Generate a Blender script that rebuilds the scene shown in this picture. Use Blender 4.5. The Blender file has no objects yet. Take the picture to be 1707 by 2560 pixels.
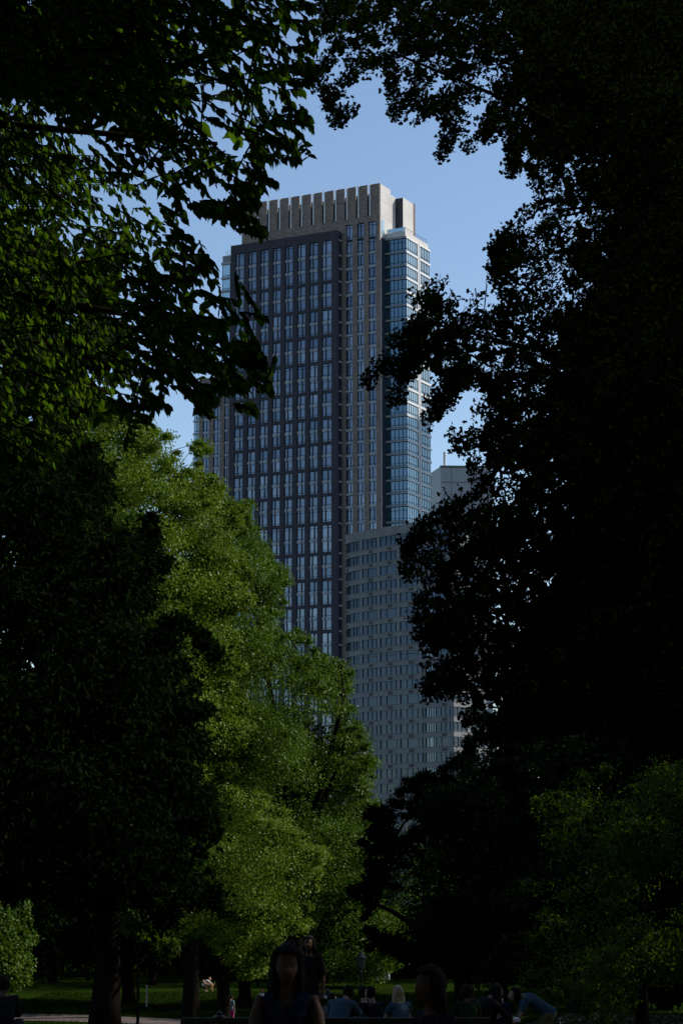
import bpy, bmesh, math, random
import numpy as np
from mathutils import Vector, Matrix, Euler

# ------------------------------------------------------------------ camera, world, sun, exposure
SC = bpy.context.scene
COL = SC.collection
F_PX, W_PX, H_PX, HORIZON = 5300.0, 1707.0, 2560.0, 2150.0
PITCH = math.atan((HORIZON - H_PX / 2) / F_PX)
CAM = np.array([0.0, 0.0, 1.7])
cam_data = bpy.data.cameras.new("camera")
cam = bpy.data.objects.new("camera", cam_data)
COL.objects.link(cam)
cam.location = CAM
cam.rotation_euler = (math.pi / 2 + PITCH, 0, 0)
cam_data.sensor_fit = 'VERTICAL'
cam_data.sensor_height = 36.0
cam_data.lens = 36.0 * F_PX / H_PX
cam_data.clip_end = 12000
cam_data.clip_start = 0.1
SC.camera = cam

SUN_AZ, SUN_EL = 76.0, 37.0            # azimuth clockwise from +Y (the view direction)
world = bpy.data.worlds.new("World")
SC.world = world
world.use_nodes = True
wn = world.node_tree
bg = wn.nodes['Background']
sky = wn.nodes.new('ShaderNodeTexSky')
sky.sky_type = 'NISHITA'
sky.sun_disc = False
sky.sun_elevation = math.radians(SUN_EL)
sky.sun_rotation = math.radians(SUN_AZ)
sky.altitude = 0
sky.air_density = 1.0
sky.dust_density = 0.5
sky.ozone_density = 2.4
wn.links.new(sky.outputs[0], bg.inputs[0])
bg.inputs[1].default_value = 0.15
sun_data = bpy.data.lights.new("sun", 'SUN')
sun_data.energy = 4.7
sun_data.angle = math.radians(0.5)
sun_data.color = (1.0, 0.93, 0.82)
sun = bpy.data.objects.new("sun", sun_data)
COL.objects.link(sun)
_az, _el = math.radians(SUN_AZ), math.radians(SUN_EL)
SUNV = np.array([math.sin(_az) * math.cos(_el), math.cos(_az) * math.cos(_el), math.sin(_el)])
sun.rotation_euler = Vector(SUNV).to_track_quat('Z', 'Y').to_euler()
SC.view_settings.view_transform = 'Standard'
SC.view_settings.look = 'None'
SC.view_settings.exposure = 0.06
SC.view_settings.gamma = 1.0
SC.cycles.max_bounces = 6
SC.cycles.diffuse_bounces = 2
SC.cycles.glossy_bounces = 3
SC.cycles.transmission_bounces = 3
SC.cycles.transparent_max_bounces = 6
SC.cycles.use_fast_gi = False

rng = np.random.default_rng(11)
random.seed(5)

# ------------------------------------------------------------------ projection helpers
cp, sp = math.cos(PITCH), math.sin(PITCH)
def ray(px, py):
    a = (np.asarray(px, float) - W_PX / 2) / F_PX
    b = (H_PX / 2 - np.asarray(py, float)) / F_PX
    a, b = np.broadcast_arrays(a, b)
    return np.stack([a, cp - b * sp, sp + b * cp], -1)
def P(px, py, Y):
    d = ray(px, py)
    t = np.asarray(Y, float) / d[..., 1]
    return CAM + d * t[..., None]

# ------------------------------------------------------------------ ground profile
LX = np.array([-400, -60, 0, 14.5, 39, 49, 70, 95, 108, 115, 130, 180, 300, 9000.])
LZ = np.array([2, 1.2, 0, -.26, -1.46, -2.1, -4.3, -6.6, -6.92, -7.0, -7.15, -7.6, -8.6, -9.0])
RX = np.array([-400, -60, 0, 14.5, 39, 49, 60, 75, 120, 180, 300, 9000.])
RZ = np.array([2, 1.2, 0, -.26, -1.46, -2.05, -2.5, -3.6, -7.0, -7.6, -8.6, -9.0])
def ground(x, y):
    x = np.asarray(x, float); y = np.asarray(y, float)
    l = np.interp(y, LX, LZ); r = np.interp(y, RX, RZ)
    w = np.clip((x - 3.2) / 3.0, 0, 1); w = w * w * (3 - 2 * w)
    n = 0.05 * np.sin(x * .35 + y * .11) * np.clip((y - 40) / 40, 0, 1)
    return l * (1 - w) + r * w + n

# ------------------------------------------------------------------ object helpers
def tag(o, label=None, cat=None, group=None, kind=None):
    if label: o['label'] = label
    if cat: o['category'] = cat
    if group: o['group'] = group
    if kind: o['kind'] = kind
    return o
def empty(name, loc, rz=0.0, label=None, cat=None, group=None):
    o = bpy.data.objects.new(name, None)
    o.empty_display_size = .3
    COL.objects.link(o)
    o.location = loc; o.rotation_euler = (0, 0, rz)
    return tag(o, label, cat, group)
def link(name, me, mats, parent=None):
    for m in (mats if isinstance(mats, (list, tuple)) else [mats]):
        me.materials.append(m)
    o = bpy.data.objects.new(name, me)
    COL.objects.link(o)
    if parent is not None: o.parent = parent
    return o
def copy_tree(o, parent=None):
    c = o.copy(); COL.objects.link(c)
    if parent is not None: c.parent = parent
    for ch in list(o.children):
        copy_tree(ch, c)
    return c

class MB:
    """collects polygons into one mesh"""
    def __init__(s): s.v = []; s.f = []; s.m = []
    def poly(s, pts, faces, mat=0):
        n = len(s.v); s.v += [tuple(map(float, p)) for p in pts]
        s.f += [tuple(i + n for i in f) for f in faces]; s.m += [mat] * len(faces)
    def box(s, x0, x1, y0, y1, z0, z1, mat=0):
        if x0 > x1: x0, x1 = x1, x0
        if y0 > y1: y0, y1 = y1, y0
        if z0 > z1: z0, z1 = z1, z0
        s.poly([(x0,y0,z0),(x1,y0,z0),(x1,y1,z0),(x0,y1,z0),(x0,y0,z1),(x1,y0,z1),(x1,y1,z1),(x0,y1,z1)],
               [(0,3,2,1),(4,5,6,7),(0,1,5,4),(1,2,6,5),(2,3,7,6),(3,0,4,7)], mat)
    def prism(s, plan, z0, z1, mat=0):
        n = len(plan)
        s.poly([(x, y, z0) for x, y in plan] + [(x, y, z1) for x, y in plan],
               [tuple(range(n))[::-1], tuple(range(n, 2 * n))] + [(i, (i + 1) % n, n + (i + 1) % n, n + i) for i in range(n)], mat)
    def tube(s, pts, rad, sides=8, mat=0, caps=True):
        pts = [Vector(p) for p in pts]; n = len(pts)
        if not hasattr(rad, '__len__'): rad = [rad] * n
        base = len(s.v); up = Vector((0.31, 0.17, 0.93))
        for i, p in enumerate(pts):
            d = (pts[min(i + 1, n - 1)] - pts[max(i - 1, 0)]).normalized()
            a = d.cross(up)
            if a.length < .05: a = d.cross(Vector((1, 0, 0)))
            a.normalize(); b = d.cross(a)
            for k in range(sides):
                t = 2 * math.pi * k / sides
                s.v.append(tuple(p + (a * math.cos(t) + b * math.sin(t)) * rad[i]))
        for i in range(n - 1):
            for k in range(sides):
                k2 = (k + 1) % sides
                s.f.append((base + i * sides + k, base + i * sides + k2, base + (i + 1) * sides + k2, base + (i + 1) * sides + k)); s.m.append(mat)
        if caps:
            s.f.append(tuple(base + k for k in range(sides))[::-1]); s.m.append(mat)
            s.f.append(tuple(base + (n - 1) * sides + k for k in range(sides))); s.m.append(mat)
    def lathe(s, prof, c=(0, 0, 0), sides=16, mat=0):
        base = len(s.v)
        for r, z in prof:
            for k in range(sides):
                t = 2 * math.pi * k / sides
                s.v.append((c[0] + r * math.cos(t), c[1] + r * math.sin(t), c[2] + z))
        for i in range(len(prof) - 1):
            for k in range(sides):
                k2 = (k + 1) % sides
                s.f.append((base + i * sides + k, base + i * sides + k2, base + (i + 1) * sides + k2, base + (i + 1) * sides + k)); s.m.append(mat)
        s.f.append(tuple(base + k for k in range(sides))[::-1]); s.m.append(mat)
        s.f.append(tuple(base + (len(prof) - 1) * sides + k for k in range(sides))); s.m.append(mat)
    def mesh(s, name, smooth=False):
        me = bpy.data.meshes.new(name)
        me.from_pydata(s.v, [], s.f)
        me.polygons.foreach_set('material_index', s.m)
        if smooth: me.polygons.foreach_set('use_smooth', [True] * len(s.f))
        me.update()
        return me
    def build(s, name, mats, parent=None, smooth=False):
        return link(name, s.mesh(name, smooth), mats, parent)

# ------------------------------------------------------------------ materials
def new_mat(name):
    m = bpy.data.materials.new(name); m.use_nodes = True
    nt = m.node_tree; b = nt.nodes['Principled BSDF']
    return m, nt, b
def noise_mat(name, c1, c2, scale=3.0, rough=.8, bump=0.0, bscale=None, detail=4, spec=.3, metallic=0, coord='Object', stretch=(1, 1, 1)):
    m, nt, b = new_mat(name)
    tc = nt.nodes.new('ShaderNodeTexCoord'); mp = nt.nodes.new('ShaderNodeMapping'); mp.inputs['Scale'].default_value = stretch
    nt.links.new(tc.outputs[coord], mp.inputs[0])
    n = nt.nodes.new('ShaderNodeTexNoise'); n.inputs['Scale'].default_value = scale; n.inputs['Detail'].default_value = detail
    nt.links.new(mp.outputs[0], n.inputs['Vector'])
    r = nt.nodes.new('ShaderNodeValToRGB')
    r.color_ramp.elements[0].position = .3; r.color_ramp.elements[1].position = .7
    r.color_ramp.elements[0].color = (*c1, 1); r.color_ramp.elements[1].color = (*c2, 1)
    nt.links.new(n.outputs['Fac'], r.inputs[0]); nt.links.new(r.outputs[0], b.inputs['Base Color'])
    b.inputs['Roughness'].default_value = rough; b.inputs['Specular IOR Level'].default_value = spec; b.inputs['Metallic'].default_value = metallic
    if bump:
        n2 = nt.nodes.new('ShaderNodeTexNoise'); n2.inputs['Scale'].default_value = bscale or scale * 4
        nt.links.new(mp.outputs[0], n2.inputs['Vector'])
        bp = nt.nodes.new('ShaderNodeBump'); bp.inputs['Strength'].default_value = bump
        nt.links.new(n2.outputs['Fac'], bp.inputs['Height']); nt.links.new(bp.outputs[0], b.inputs['Normal'])
    return m
def brick_mat(name, c1, c2, mortar, streak=.25):
    """brick courses about 0.2 m x 0.6 m blocks of tone, in wall coordinates (object x+y, z)"""
    m, nt, b = new_mat(name)
    tc = nt.nodes.new('ShaderNodeTexCoord'); sep = nt.nodes.new('ShaderNodeSeparateXYZ')
    nt.links.new(tc.outputs['Object'], sep.inputs[0])
    add = nt.nodes.new('ShaderNodeMath'); add.operation = 'ADD'
    nt.links.new(sep.outputs[0], add.inputs[0]); nt.links.new(sep.outputs[1], add.inputs[1])
    cmb = nt.nodes.new('ShaderNodeCombineXYZ'); nt.links.new(add.outputs[0], cmb.inputs[0]); nt.links.new(sep.outputs[2], cmb.inputs[1])
    br = nt.nodes.new('ShaderNodeTexBrick'); br.inputs['Scale'].default_value = 1.0
    br.inputs['Brick Width'].default_value = .55; br.inputs['Row Height'].default_value = .22; br.inputs['Mortar Size'].default_value = .012
    br.inputs['Color1'].default_value = (*c1, 1); br.inputs['Color2'].default_value = (*c2, 1); br.inputs['Mortar'].default_value = (*mortar, 1)
    nt.links.new(cmb.outputs[0], br.inputs['Vector'])
    n = nt.nodes.new('ShaderNodeTexNoise'); n.inputs['Scale'].default_value = .8; n.inputs['Detail'].default_value = 6
    mp = nt.nodes.new('ShaderNodeMapping'); mp.inputs['Scale'].default_value = (1, 1, .35)
    nt.links.new(tc.outputs['Object'], mp.inputs[0]); nt.links.new(mp.outputs[0], n.inputs['Vector'])
    mr = nt.nodes.new('ShaderNodeMapRange'); mr.inputs['To Min'].default_value = 1 - streak; mr.inputs['To Max'].default_value = 1 + streak
    nt.links.new(n.outputs['Fac'], mr.inputs['Value'])
    mx = nt.nodes.new('ShaderNodeVectorMath'); mx.operation = 'SCALE'
    nt.links.new(br.outputs['Color'], mx.inputs[0]); nt.links.new(mr.outputs[0], mx.inputs['Scale'])
    nt.links.new(mx.outputs[0], b.inputs['Base Color'])
    b.inputs['Roughness'].default_value = .85; b.inputs['Specular IOR Level'].default_value = .2
    return m
def glass_mat(name, tint, refl=.5, body=(.02, .03, .045), rough=.03, wob=.02):
    """coated window glass: a dark room behind a reflecting sheet"""
    m, nt, b = new_mat(name)
    b.inputs['Base Color'].default_value = (*body, 1); b.inputs['Roughness'].default_value = .6; b.inputs['Specular IOR Level'].default_value = 0
    g = nt.nodes.new('ShaderNodeBsdfGlossy'); g.inputs['Color'].default_value = (*tint, 1); g.inputs['Roughness'].default_value = rough
    tc = nt.nodes.new('ShaderNodeTexCoord'); n = nt.nodes.new('ShaderNodeTexNoise'); n.inputs['Scale'].default_value = .35
    nt.links.new(tc.outputs['Object'], n.inputs['Vector'])
    bp = nt.nodes.new('ShaderNodeBump'); bp.inputs['Strength'].default_value = wob; bp.inputs['Distance'].default_value = 1
    nt.links.new(n.outputs['Fac'], bp.inputs['Height']); nt.links.new(bp.outputs[0], g.inputs['Normal'])
    mix = nt.nodes.new('ShaderNodeMixShader'); mix.inputs[0].default_value = refl
    nt.links.new(b.outputs[0], mix.inputs[1]); nt.links.new(g.outputs[0], mix.inputs[2])
    nt.links.new(mix.outputs[0], nt.nodes['Material Output'].inputs[0])
    return m
def leaf_mat(name, ca, cb, trans, tfac=.35, rough=.5, spec=.3):
    m, nt, b = new_mat(name)
    at = nt.nodes.new('ShaderNodeAttribute'); at.attribute_name = 'tint'
    def lerp(u, v):
        x = nt.nodes.new('ShaderNodeMix'); x.data_type = 'RGBA'
        x.inputs[6].default_value = (*u, 1); x.inputs[7].default_value = (*v, 1)
        nt.links.new(at.outputs['Fac'], x.inputs[0]); return x.outputs[2]
    nt.links.new(lerp(ca, cb), b.inputs['Base Color'])
    b.inputs['Roughness'].default_value = rough; b.inputs['Specular IOR Level'].default_value = spec
    t = nt.nodes.new('ShaderNodeBsdfTranslucent')
    nt.links.new(lerp(tuple(x * .7 for x in trans), trans), t.inputs['Color'])
    mix = nt.nodes.new('ShaderNodeMixShader'); mix.inputs[0].default_value = tfac
    nt.links.new(b.outputs[0], mix.inputs[1]); nt.links.new(t.outputs[0], mix.inputs[2])
    nt.links.new(mix.outputs[0], nt.nodes['Material Output'].inputs[0])
    return m

M = dict(
    dark_brick=brick_mat('plum brick', (.044, .044, .056), (.064, .06, .076), (.05, .045, .055)),
    brown_brick=brick_mat('brown brick', (.28, .222, .192), (.145, .12, .106), (.22, .19, .17), .3),
    spandrel=noise_mat('pale metal panel', (.29, .31, .345), (.36, .38, .42), .3, .5),
    white_frame=noise_mat('white metal frame', (.66, .67, .68), (.72, .72, .73), .5, .45),
    mullion=noise_mat('dark window frame', (.018, .024, .036), (.03, .036, .05), 1, .5),
    glass=glass_mat('blue window glass', (.6, .73, .9), .18),
    glass_b=glass_mat('darker window glass', (.5, .65, .85), .16),
    glass_c=glass_mat('window glass over pale curtain', (.62, .74, .9), .2, (.12, .14, .17)),
    glass_d=glass_mat('window glass over lowered blind', (.55, .68, .85), .17, (.06, .07, .09)),
    glass_lit=glass_mat('corner bay glass', (.6, .85, .95), .36, (.36, .46, .52)),  # pale body paints sunlit curtains into the side glass; front glass stays dark
    ribbon_back=glass_mat('dark ribbon backing', (.5, .65, .85), .09, (.03, .042, .058)), ribbon_panel=noise_mat('blue grey infill panel', (.16, .18, .21), (.2, .22, .25), 1, .6),
    bay_glass=glass_mat('teal bay glass', (.5, .72, .9), .2, (.006, .035, .055)),
    light_panel=noise_mat('light grey stucco panel', (.5, .49, .47), (.6, .58, .56), .25, .8),
    concrete=noise_mat('precast concrete', (.16, .16, .17), (.22, .215, .22), .6, .85, .1, 9),
    gray_stucco=noise_mat('grey stucco', (.52, .52, .52), (.6, .6, .6), .12, .9),
    grille=noise_mat('vent grille', (.05, .045, .045), (.1, .09, .09), 6, .8),
    panel_and_shaded_band=noise_mat('grey infill panel', (.2, .225, .25), (.26, .28, .31), 1, .6),  # also on the bay's front bands, where the grey paints in shade
    pavement=noise_mat('roof gravel', (.2, .2, .2), (.3, .3, .3), 3, .9),
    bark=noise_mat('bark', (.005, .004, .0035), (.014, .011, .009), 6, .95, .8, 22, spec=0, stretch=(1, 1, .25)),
    wood=noise_mat('dark stained slat', (.02, .017, .014), (.04, .032, .026), 5, .6, .1),
    iron=noise_mat('black cast iron', (.012, .014, .013), (.025, .027, .025), 8, .45),
    skin_a=noise_mat('tan skin', (.2, .11, .075), (.26, .15, .1), 6, .5),
    skin_b=noise_mat('light skin', (.5, .32, .24), (.58, .39, .3), 6, .5),
    skin_c=noise_mat('brown skin', (.06, .034, .022), (.09, .048, .032), 6, .6, spec=.1),
    hair_dark=noise_mat('black hair', (.006, .005, .004), (.014, .011, .009), 40, .75, .4, 90, spec=.05, stretch=(1, 1, .1)),
    hair_red=noise_mat('auburn hair', (.16, .05, .025), (.28, .1, .045), 40, .4, .4, 90, stretch=(1, 1, .1)),
    hair_blond=noise_mat('fair hair', (.16, .12, .07), (.28, .21, .12), 40, .4, .4, 90, stretch=(1, 1, .1)),
)
def cloth(name, c, rough=.85):
    return noise_mat(name, tuple(x * .85 for x in c), tuple(min(1, x * 1.1) for x in c), 9, rough, .25, 30, spec=.05)

# ------------------------------------------------------------------ ground, path, mulch
def grass_material():
    m, nt, b = new_mat('lawn')
    tc = nt.nodes.new('ShaderNodeTexCoord')
    n1 = nt.nodes.new('ShaderNodeTexNoise'); n1.inputs['Scale'].default_value = .25; n1.inputs['Detail'].default_value = 6
    n2 = nt.nodes.new('ShaderNodeTexNoise'); n2.inputs['Scale'].default_value = 9; n2.inputs['Detail'].default_value = 5
    for n in (n1, n2): nt.links.new(tc.outputs['Object'], n.inputs['Vector'])
    r = nt.nodes.new('ShaderNodeValToRGB')
    e = r.color_ramp.elements; e[0].position = .36; e[1].position = .62
    e[0].color = (.007, .006, .003, 1); e[1].color = (.017, .036, .003, 1)
    x = e.new(.44); x.color = (.01, .02, .003, 1)
    mixf = nt.nodes.new('ShaderNodeMix'); mixf.data_type = 'FLOAT'; mixf.inputs[0].default_value = .45
    nt.links.new(n1.outputs['Fac'], mixf.inputs[2]); nt.links.new(n2.outputs['Fac'], mixf.inputs[3])
    nt.links.new(mixf.outputs[0], r.inputs[0]); nt.links.new(r.outputs[0], b.inputs['Base Color'])
    b.inputs['Roughness'].default_value = .9; b.inputs['Specular IOR Level'].default_value = 0
    bp = nt.nodes.new('ShaderNodeBump'); bp.inputs['Strength'].default_value = .8; bp.inputs['Distance'].default_value = .08
    nt.links.new(n2.outputs['Fac'], bp.inputs['Height']); nt.links.new(bp.outputs[0], b.inputs['Normal'])
    return m
def sheet(name, X, Y, mat, dz=0.0, kind='structure'):
    Z = ground(X, Y) + dz
    h, w = X.shape
    me = bpy.data.meshes.new(name)
    idx = np.arange(h * w).reshape(h, w)
    f = np.stack([idx[:-1, :-1], idx[:-1, 1:], idx[1:, 1:], idx[1:, :-1]], -1).reshape(-1, 4)
    me.from_pydata(np.stack([X, Y, Z], -1).reshape(-1, 3).tolist(), [], f.tolist())
    me.polygons.foreach_set('use_smooth', [True] * len(f)); me.update()
    o = link(name, me, mat); tag(o, kind=kind)
    return o
gx = np.concatenate([[-6000, -2500, -900, -400, -200], np.arange(-120, 121, 1.5), [200, 400, 900, 2500, 6000]])
gy = np.concatenate([[-600, -200, -60], np.arange(-20, 200, 1.5), [205, 215, 230, 260, 300, 400, 600, 1000, 2500, 9000]])
GX, GY = np.meshgrid(gx, gy)
tag(sheet('ground', GX, GY, grass_material()), 'park lawn on a slope dropping away from the viewer', kind='structure')
asphalt = noise_mat('path asphalt', (.09, .075, .07), (.14, .118, .11), 1.2, .9, .4, 14, spec=0)
ts = np.linspace(0, 1, 120)
pcx = np.interp(ts, [0, .3, .5, .62, .8, 1], [-60, -22, -9, -4, 8, 40])
pcy = np.interp(ts, [0, .3, .5, .62, .8, 1], [140, 124, 119, 117, 112, 100])
wv = np.linspace(-2.9, 2.9, 7)
PX_ = np.repeat(pcx[:, None], 7, 1); PY_ = pcy[:, None] + wv[None, :]
tag(sheet('path', PX_, PY_, asphalt, .012), 'pale asphalt path crossing the lawn behind the walker', kind='structure')
an = np.linspace(0, 2 * math.pi, 60)
rr = np.linspace(.02, 1, 10)
MX = 8.0 + np.outer(rr, (4.4 + .5 * np.sin(5 * an) + .3 * np.cos(9 * an)) * np.cos(an)); MY = 54 + np.outer(rr, (6.0 + .7 * np.sin(3 * an + 1)) * np.sin(an))
mulch = noise_mat('bark mulch', (.07, .045, .035), (.2, .145, .115), 14, .95, .9, 30)
tag(sheet('mulch_bed', MX, MY, mulch, .012), 'brown bark mulch under the lit tree at right', kind='structure')

# ------------------------------------------------------------------ the tall tower
GR = 27.3
class Frame:
    """a vertical building frame: local x runs right along the front, local y runs back"""
    def __init__(s, origin_px, origin_py, Y, ang_deg, base_z):
        p = P(origin_px, origin_py, Y)
        a = math.radians(ang_deg)
        s.o = np.array([p[0], p[1], 0.0]); s.u = np.array([math.cos(a), -math.sin(a), 0]); s.v = np.array([math.sin(a), math.cos(a), 0])
        s.a = a; s.bz = base_z
    def on_front(s, px, py, v=0.0):        # -> (u, z)
        d = ray(px, py); q = s.o + s.v * v - CAM
        t = (q @ s.v) / (d @ s.v); w = CAM + d * t - s.o
        return float(w @ s.u), float(w[2] - s.bz)
    def on_side(s, px, py, u=0.0):         # -> (v, z)
        d = ray(px, py); q = s.o + s.u * u - CAM
        t = (q @ s.u) / (d @ s.u); w = CAM + d * t - s.o
        return float(w @ s.v), float(w[2] - s.bz)
    def root(s, name, label, cat):
        return empty(name, (s.o[0], s.o[1], s.bz), -s.a, label, cat)

T = Frame(949, 700, 500, 27.0, -9.0)
tower = T.root('apartment_tower', 'tall brick apartment tower with a plum brick grid front and slotted brown crown', 'building')
# floor levels, measured on the plum brick face at x=817
v_dark = -2.6
ys = [601.3, 638.5, 671.8, 704, 737.5, 771, 805.5, 838, 871, 904.5, 944, 978, 1011, 1044, 1075, 1107, 1139, 1171, 1204, 1236, 1268, 1308, 1350, 1383, 1416, 1448, 1481, 1514, 1546, 1578, 1612, 1648]
while ys[-1] < 2130: ys.append(ys[-1] + 33.2)
FZ = [T.on_front(817, y, v_dark)[1] for y in ys]     # z of each floor band centre, top first
def fr(px, py, v=0): return T.on_front(px, py, v)
D_L = fr(576, 760, v_dark)[0]; D_R = fr(843, 760, v_dark)[0]
B_L = fr(605, 560)[0]
ZTOP_D = fr(843, 575, v_dark)[1]; ZTOP_B = fr(949, 457.5)[1]
SL_BOT = fr(926, 540)[1]
# column edges
dcols = [(588.5, 610), (620.8, 640.5), (651.3, 671), (681.9, 701.5), (712.2, 731.8), (743.2, 763), (773.7, 794), (804.5, 828.5)]
dcols = [(fr(a, 650, v_dark)[0], fr(b, 650, v_dark)[0]) for a, b in dcols]
bcols = [(864, 881), (892.6, 909.2), (921, 939)]
bcols = [(fr(a, 620)[0], fr(b, 620)[0]) for a, b in bcols]
U_P0 = fr(854, 700)[0]
LW_L = fr(484, 1080)[0]      # left low wing (set back a little)
v_lw = 0.0
lwc = [(507, 523), (534, 550), (561, 571)]
lwc = [(fr(a, 1040)[0], fr(b, 1040)[0]) for a, b in lwc]
LW_TOP = fr(520, 945)[1]
LW_BAY = fr(498, 1040)[0]
DEPTH = 24.0
wall_d, wall_b, core = MB(), MB(), MB()
class Sub:
    def __init__(s, mb, mat): s.mb = mb; s.mat = mat
    def box(s, *a): s.mb.box(*a, s.mat)
band = Sub(wall_b, 1)
HB = .42   # half height of a floor band
# core volumes (dark, behind the glass)
core.box(D_L + .4, D_R - .4, v_dark + .75, 6, 0, ZTOP_D - .8)
core.box(D_R + .3, -.5, .8, DEPTH, 0, SL_BOT - 1)
core.box(LW_BAY + .3, D_L + .3, .8, 14, 0, LW_TOP - 1.4)
# plum brick volume: piers between the window columns
def piers(mb, cols, u0, u1, y0, y1, z0, z1):
    e = [u0] + [x for c in cols for x in c] + [u1]
    for i in range(0, len(e), 2):
        mb.box(e[i], e[i + 1], y0, y1, z0, z1)
piers(wall_d, dcols, D_L, D_R, v_dark, v_dark + .7, 0, FZ[0] - .003)
wall_d.box(D_L, D_R, v_dark + .002, v_dark + .9, FZ[0], ZTOP_D)
wall_d.box(D_L + .003, D_L + .6, v_dark + .7, 6.2, 0, ZTOP_D - .002)        # left return
# right return of the plum volume has dark windows
for zz in FZ[:-1]:
    band.box(D_R - .08, D_R + .04, v_dark + .9, -.2, zz - .2, zz + .2)
wall_d.box(D_R - .5, D_R - .003, -.35, .05, 0, ZTOP_D - .002); wall_d.box(D_R - .5, D_R - .004, v_dark + .71, v_dark + .95, 0, ZTOP_D - .003)
wall_d.box(D_L, D_R - .01, v_dark + .9, 6, ZTOP_D - 1.0, ZTOP_D - .005)
# dark spandrels between groups / pale ones inside groups
group_edges = {3, 5, 7, 9, 11, 13, 15, 17, 19, 21, 23, 25, 27, 29, 31, 33, 35, 37, 39, 41, 43, 45}
for k in range(1, len(FZ)):
    for (a, b) in dcols:
        if k in group_edges:
            wall_d.box(a - .002, b + .002, v_dark + .14, v_dark + .7, FZ[k] - HB, FZ[k] + HB)
        else:
            mid = a + (b - a) * (.36 if (k // 2) % 2 == 0 or k < 3 else .6)
            band.box(a + .06, mid - .13, v_dark + .2, v_dark + .66, FZ[k] - .36, FZ[k] + .36)
            band.box(mid + .13, b - .06, v_dark + .2, v_dark + .66, FZ[k] - .36, FZ[k] + .36)
# brown brick: piers, bands, solid base of the crown
piers(wall_b, bcols, fr(854.5, 620)[0], -.003, 0, .75, 0, SL_BOT - .35)
for k in range(1, len(FZ)):
    for (a, b) in bcols:
        (band if k % 2 == 0 else band).box(a + .02, b - .02, .16, .7, FZ[k] - .24, FZ[k] + .24) if k % 2 else band.box(a + .02, b - .02, .16, .7, FZ[k] - .34, FZ[k] + .3)
WTOP = fr(939, 552)[1]     # top of the extra floor of windows under the crown
wall_b.box(B_L, D_L + .01 + (B_L - D_L), .01, .02, ZTOP_D, ZTOP_D + .01)
# wall above plum volume, below slots
wall_b.box(B_L, fr(864, 590)[0] - .01, .003, .8, FZ[0] - 1, SL_BOT)
for (a, b), nx in zip(bcols, [bcols[1][0], bcols[2][0], 0]):
    wall_b.box(a - .001, b + .001, .004, .8, WTOP, SL_BOT - .002)
wall_b.box(fr(864, 590)[0], -.004, .005, .8, SL_BOT - .35, SL_BOT - .001)
slots = [592, 619.5, 646.6, 674.4, 701.3, 729, 756, 785, 812.6, 841, 868.8, 897, 926]
su = [fr(x, 520)[0] for x in slots]
SW = fr(926, 520)[0] - fr(918.2, 520)[0]
edges = [B_L]
for x in su:
    if x - SW > B_L + .3: edges += [x - SW, x]
edges.append(0.0)
for i in range(0, len(edges), 2):
    wall_b.box(edges[i], edges[i + 1] - .02, 0, .32, SL_BOT, ZTOP_B)
fins = MB()
for x in su:
    if x > B_L + .5:
        fins.box(x - .2, x + .02, -.3, .4, SL_BOT - .1, ZTOP_B + .1)
        fins.tube([(x - .1, .1, ZTOP_B), (x - .1, .1, ZTOP_B + 1.0)], .05, 5)
fins.tube([(-.3, .3, ZTOP_B), (-.3, .3, ZTOP_B + 1.6)], .05, 5)
# dark screen behind slots, lower than the piers; roof deck; roof clutter
screen_z = ZTOP_B - 2.0
core.box(B_L + .6, -.6, 1.3, 1.6, SL_BOT - 1, screen_z)
SIDE_V1 = T.on_side(988, 520)[0]
core.box(B_L + .5, -.5, 1.6, SIDE_V1, SL_BOT - 1.2, SL_BOT)
for i in range(9):
    core.box(B_L + 3 + i * 2.9, B_L + 4.2 + i * 2.9, 2.2, 3.4, SL_BOT, screen_z + random.uniform(-.6, .9))
wall_d.build('plum_brick_wall', M['dark_brick'], tower)
wall_b.build('brown_brick_wall', [M['brown_brick'], M['spandrel']], tower)
core.build('inner_wall', M['mullion'], tower)
fins.build('roof_fin', M['white_frame'], tower)
# light side wall of the crown with its recess and projecting shaft
side = MB()
zs_a = T.on_side(949, 595)[1]
z_dip = T.on_side(980, 479)[1]; v_dip = T.on_side(975, 480)[0]
side.box(-.45, .03, .52, v_dip, 0, ZTOP_B - .003)
side.box(-.45, .032, v_dip, SIDE_V1, 0, ZTOP_B - 1.2)
shaft_u = fr(1007, 520, SIDE_V1)[0]
SIDE_V2 = T.on_side(1035, 520, shaft_u)[0]
z_sh = T.on_side(1007, 494, shaft_u)[1]
side.box(-.45, shaft_u, SIDE_V1 + .01, SIDE_V2, 0, z_sh)
for i in range(1, 7):                                                     # panel joints, proud metal strips
    vv = .5 + (SIDE_V1 - .5) * i / 7
    side.box(.032, .06, vv - .03, vv + .03, zs_a - 4, ZTOP_B - 1.6)
for zz in (ZTOP_B - 4, ZTOP_B - 8):
    side.box(.033, .062, .6, SIDE_V1 - .2, zz - .03, zz + .03)
shade_mb = MB(); shade_mb.box(.04, shaft_u - .04, SIDE_V1 - .06, SIDE_V1 + .0, 0, z_sh - .1); shade_mb.build('shade_sheet', M['mullion'], tower)  # dark sheet stands in for shade on the shaft's front face
side.build('crown_side_wall', M['light_panel'], tower)
cop = MB(); cop.box(shaft_u - .6, shaft_u + .12, SIDE_V2 - .5, SIDE_V2 + .35, z_sh - 12, z_sh + .15)
cop.build('shaft_coping', M['brown_brick'], tower)
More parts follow.
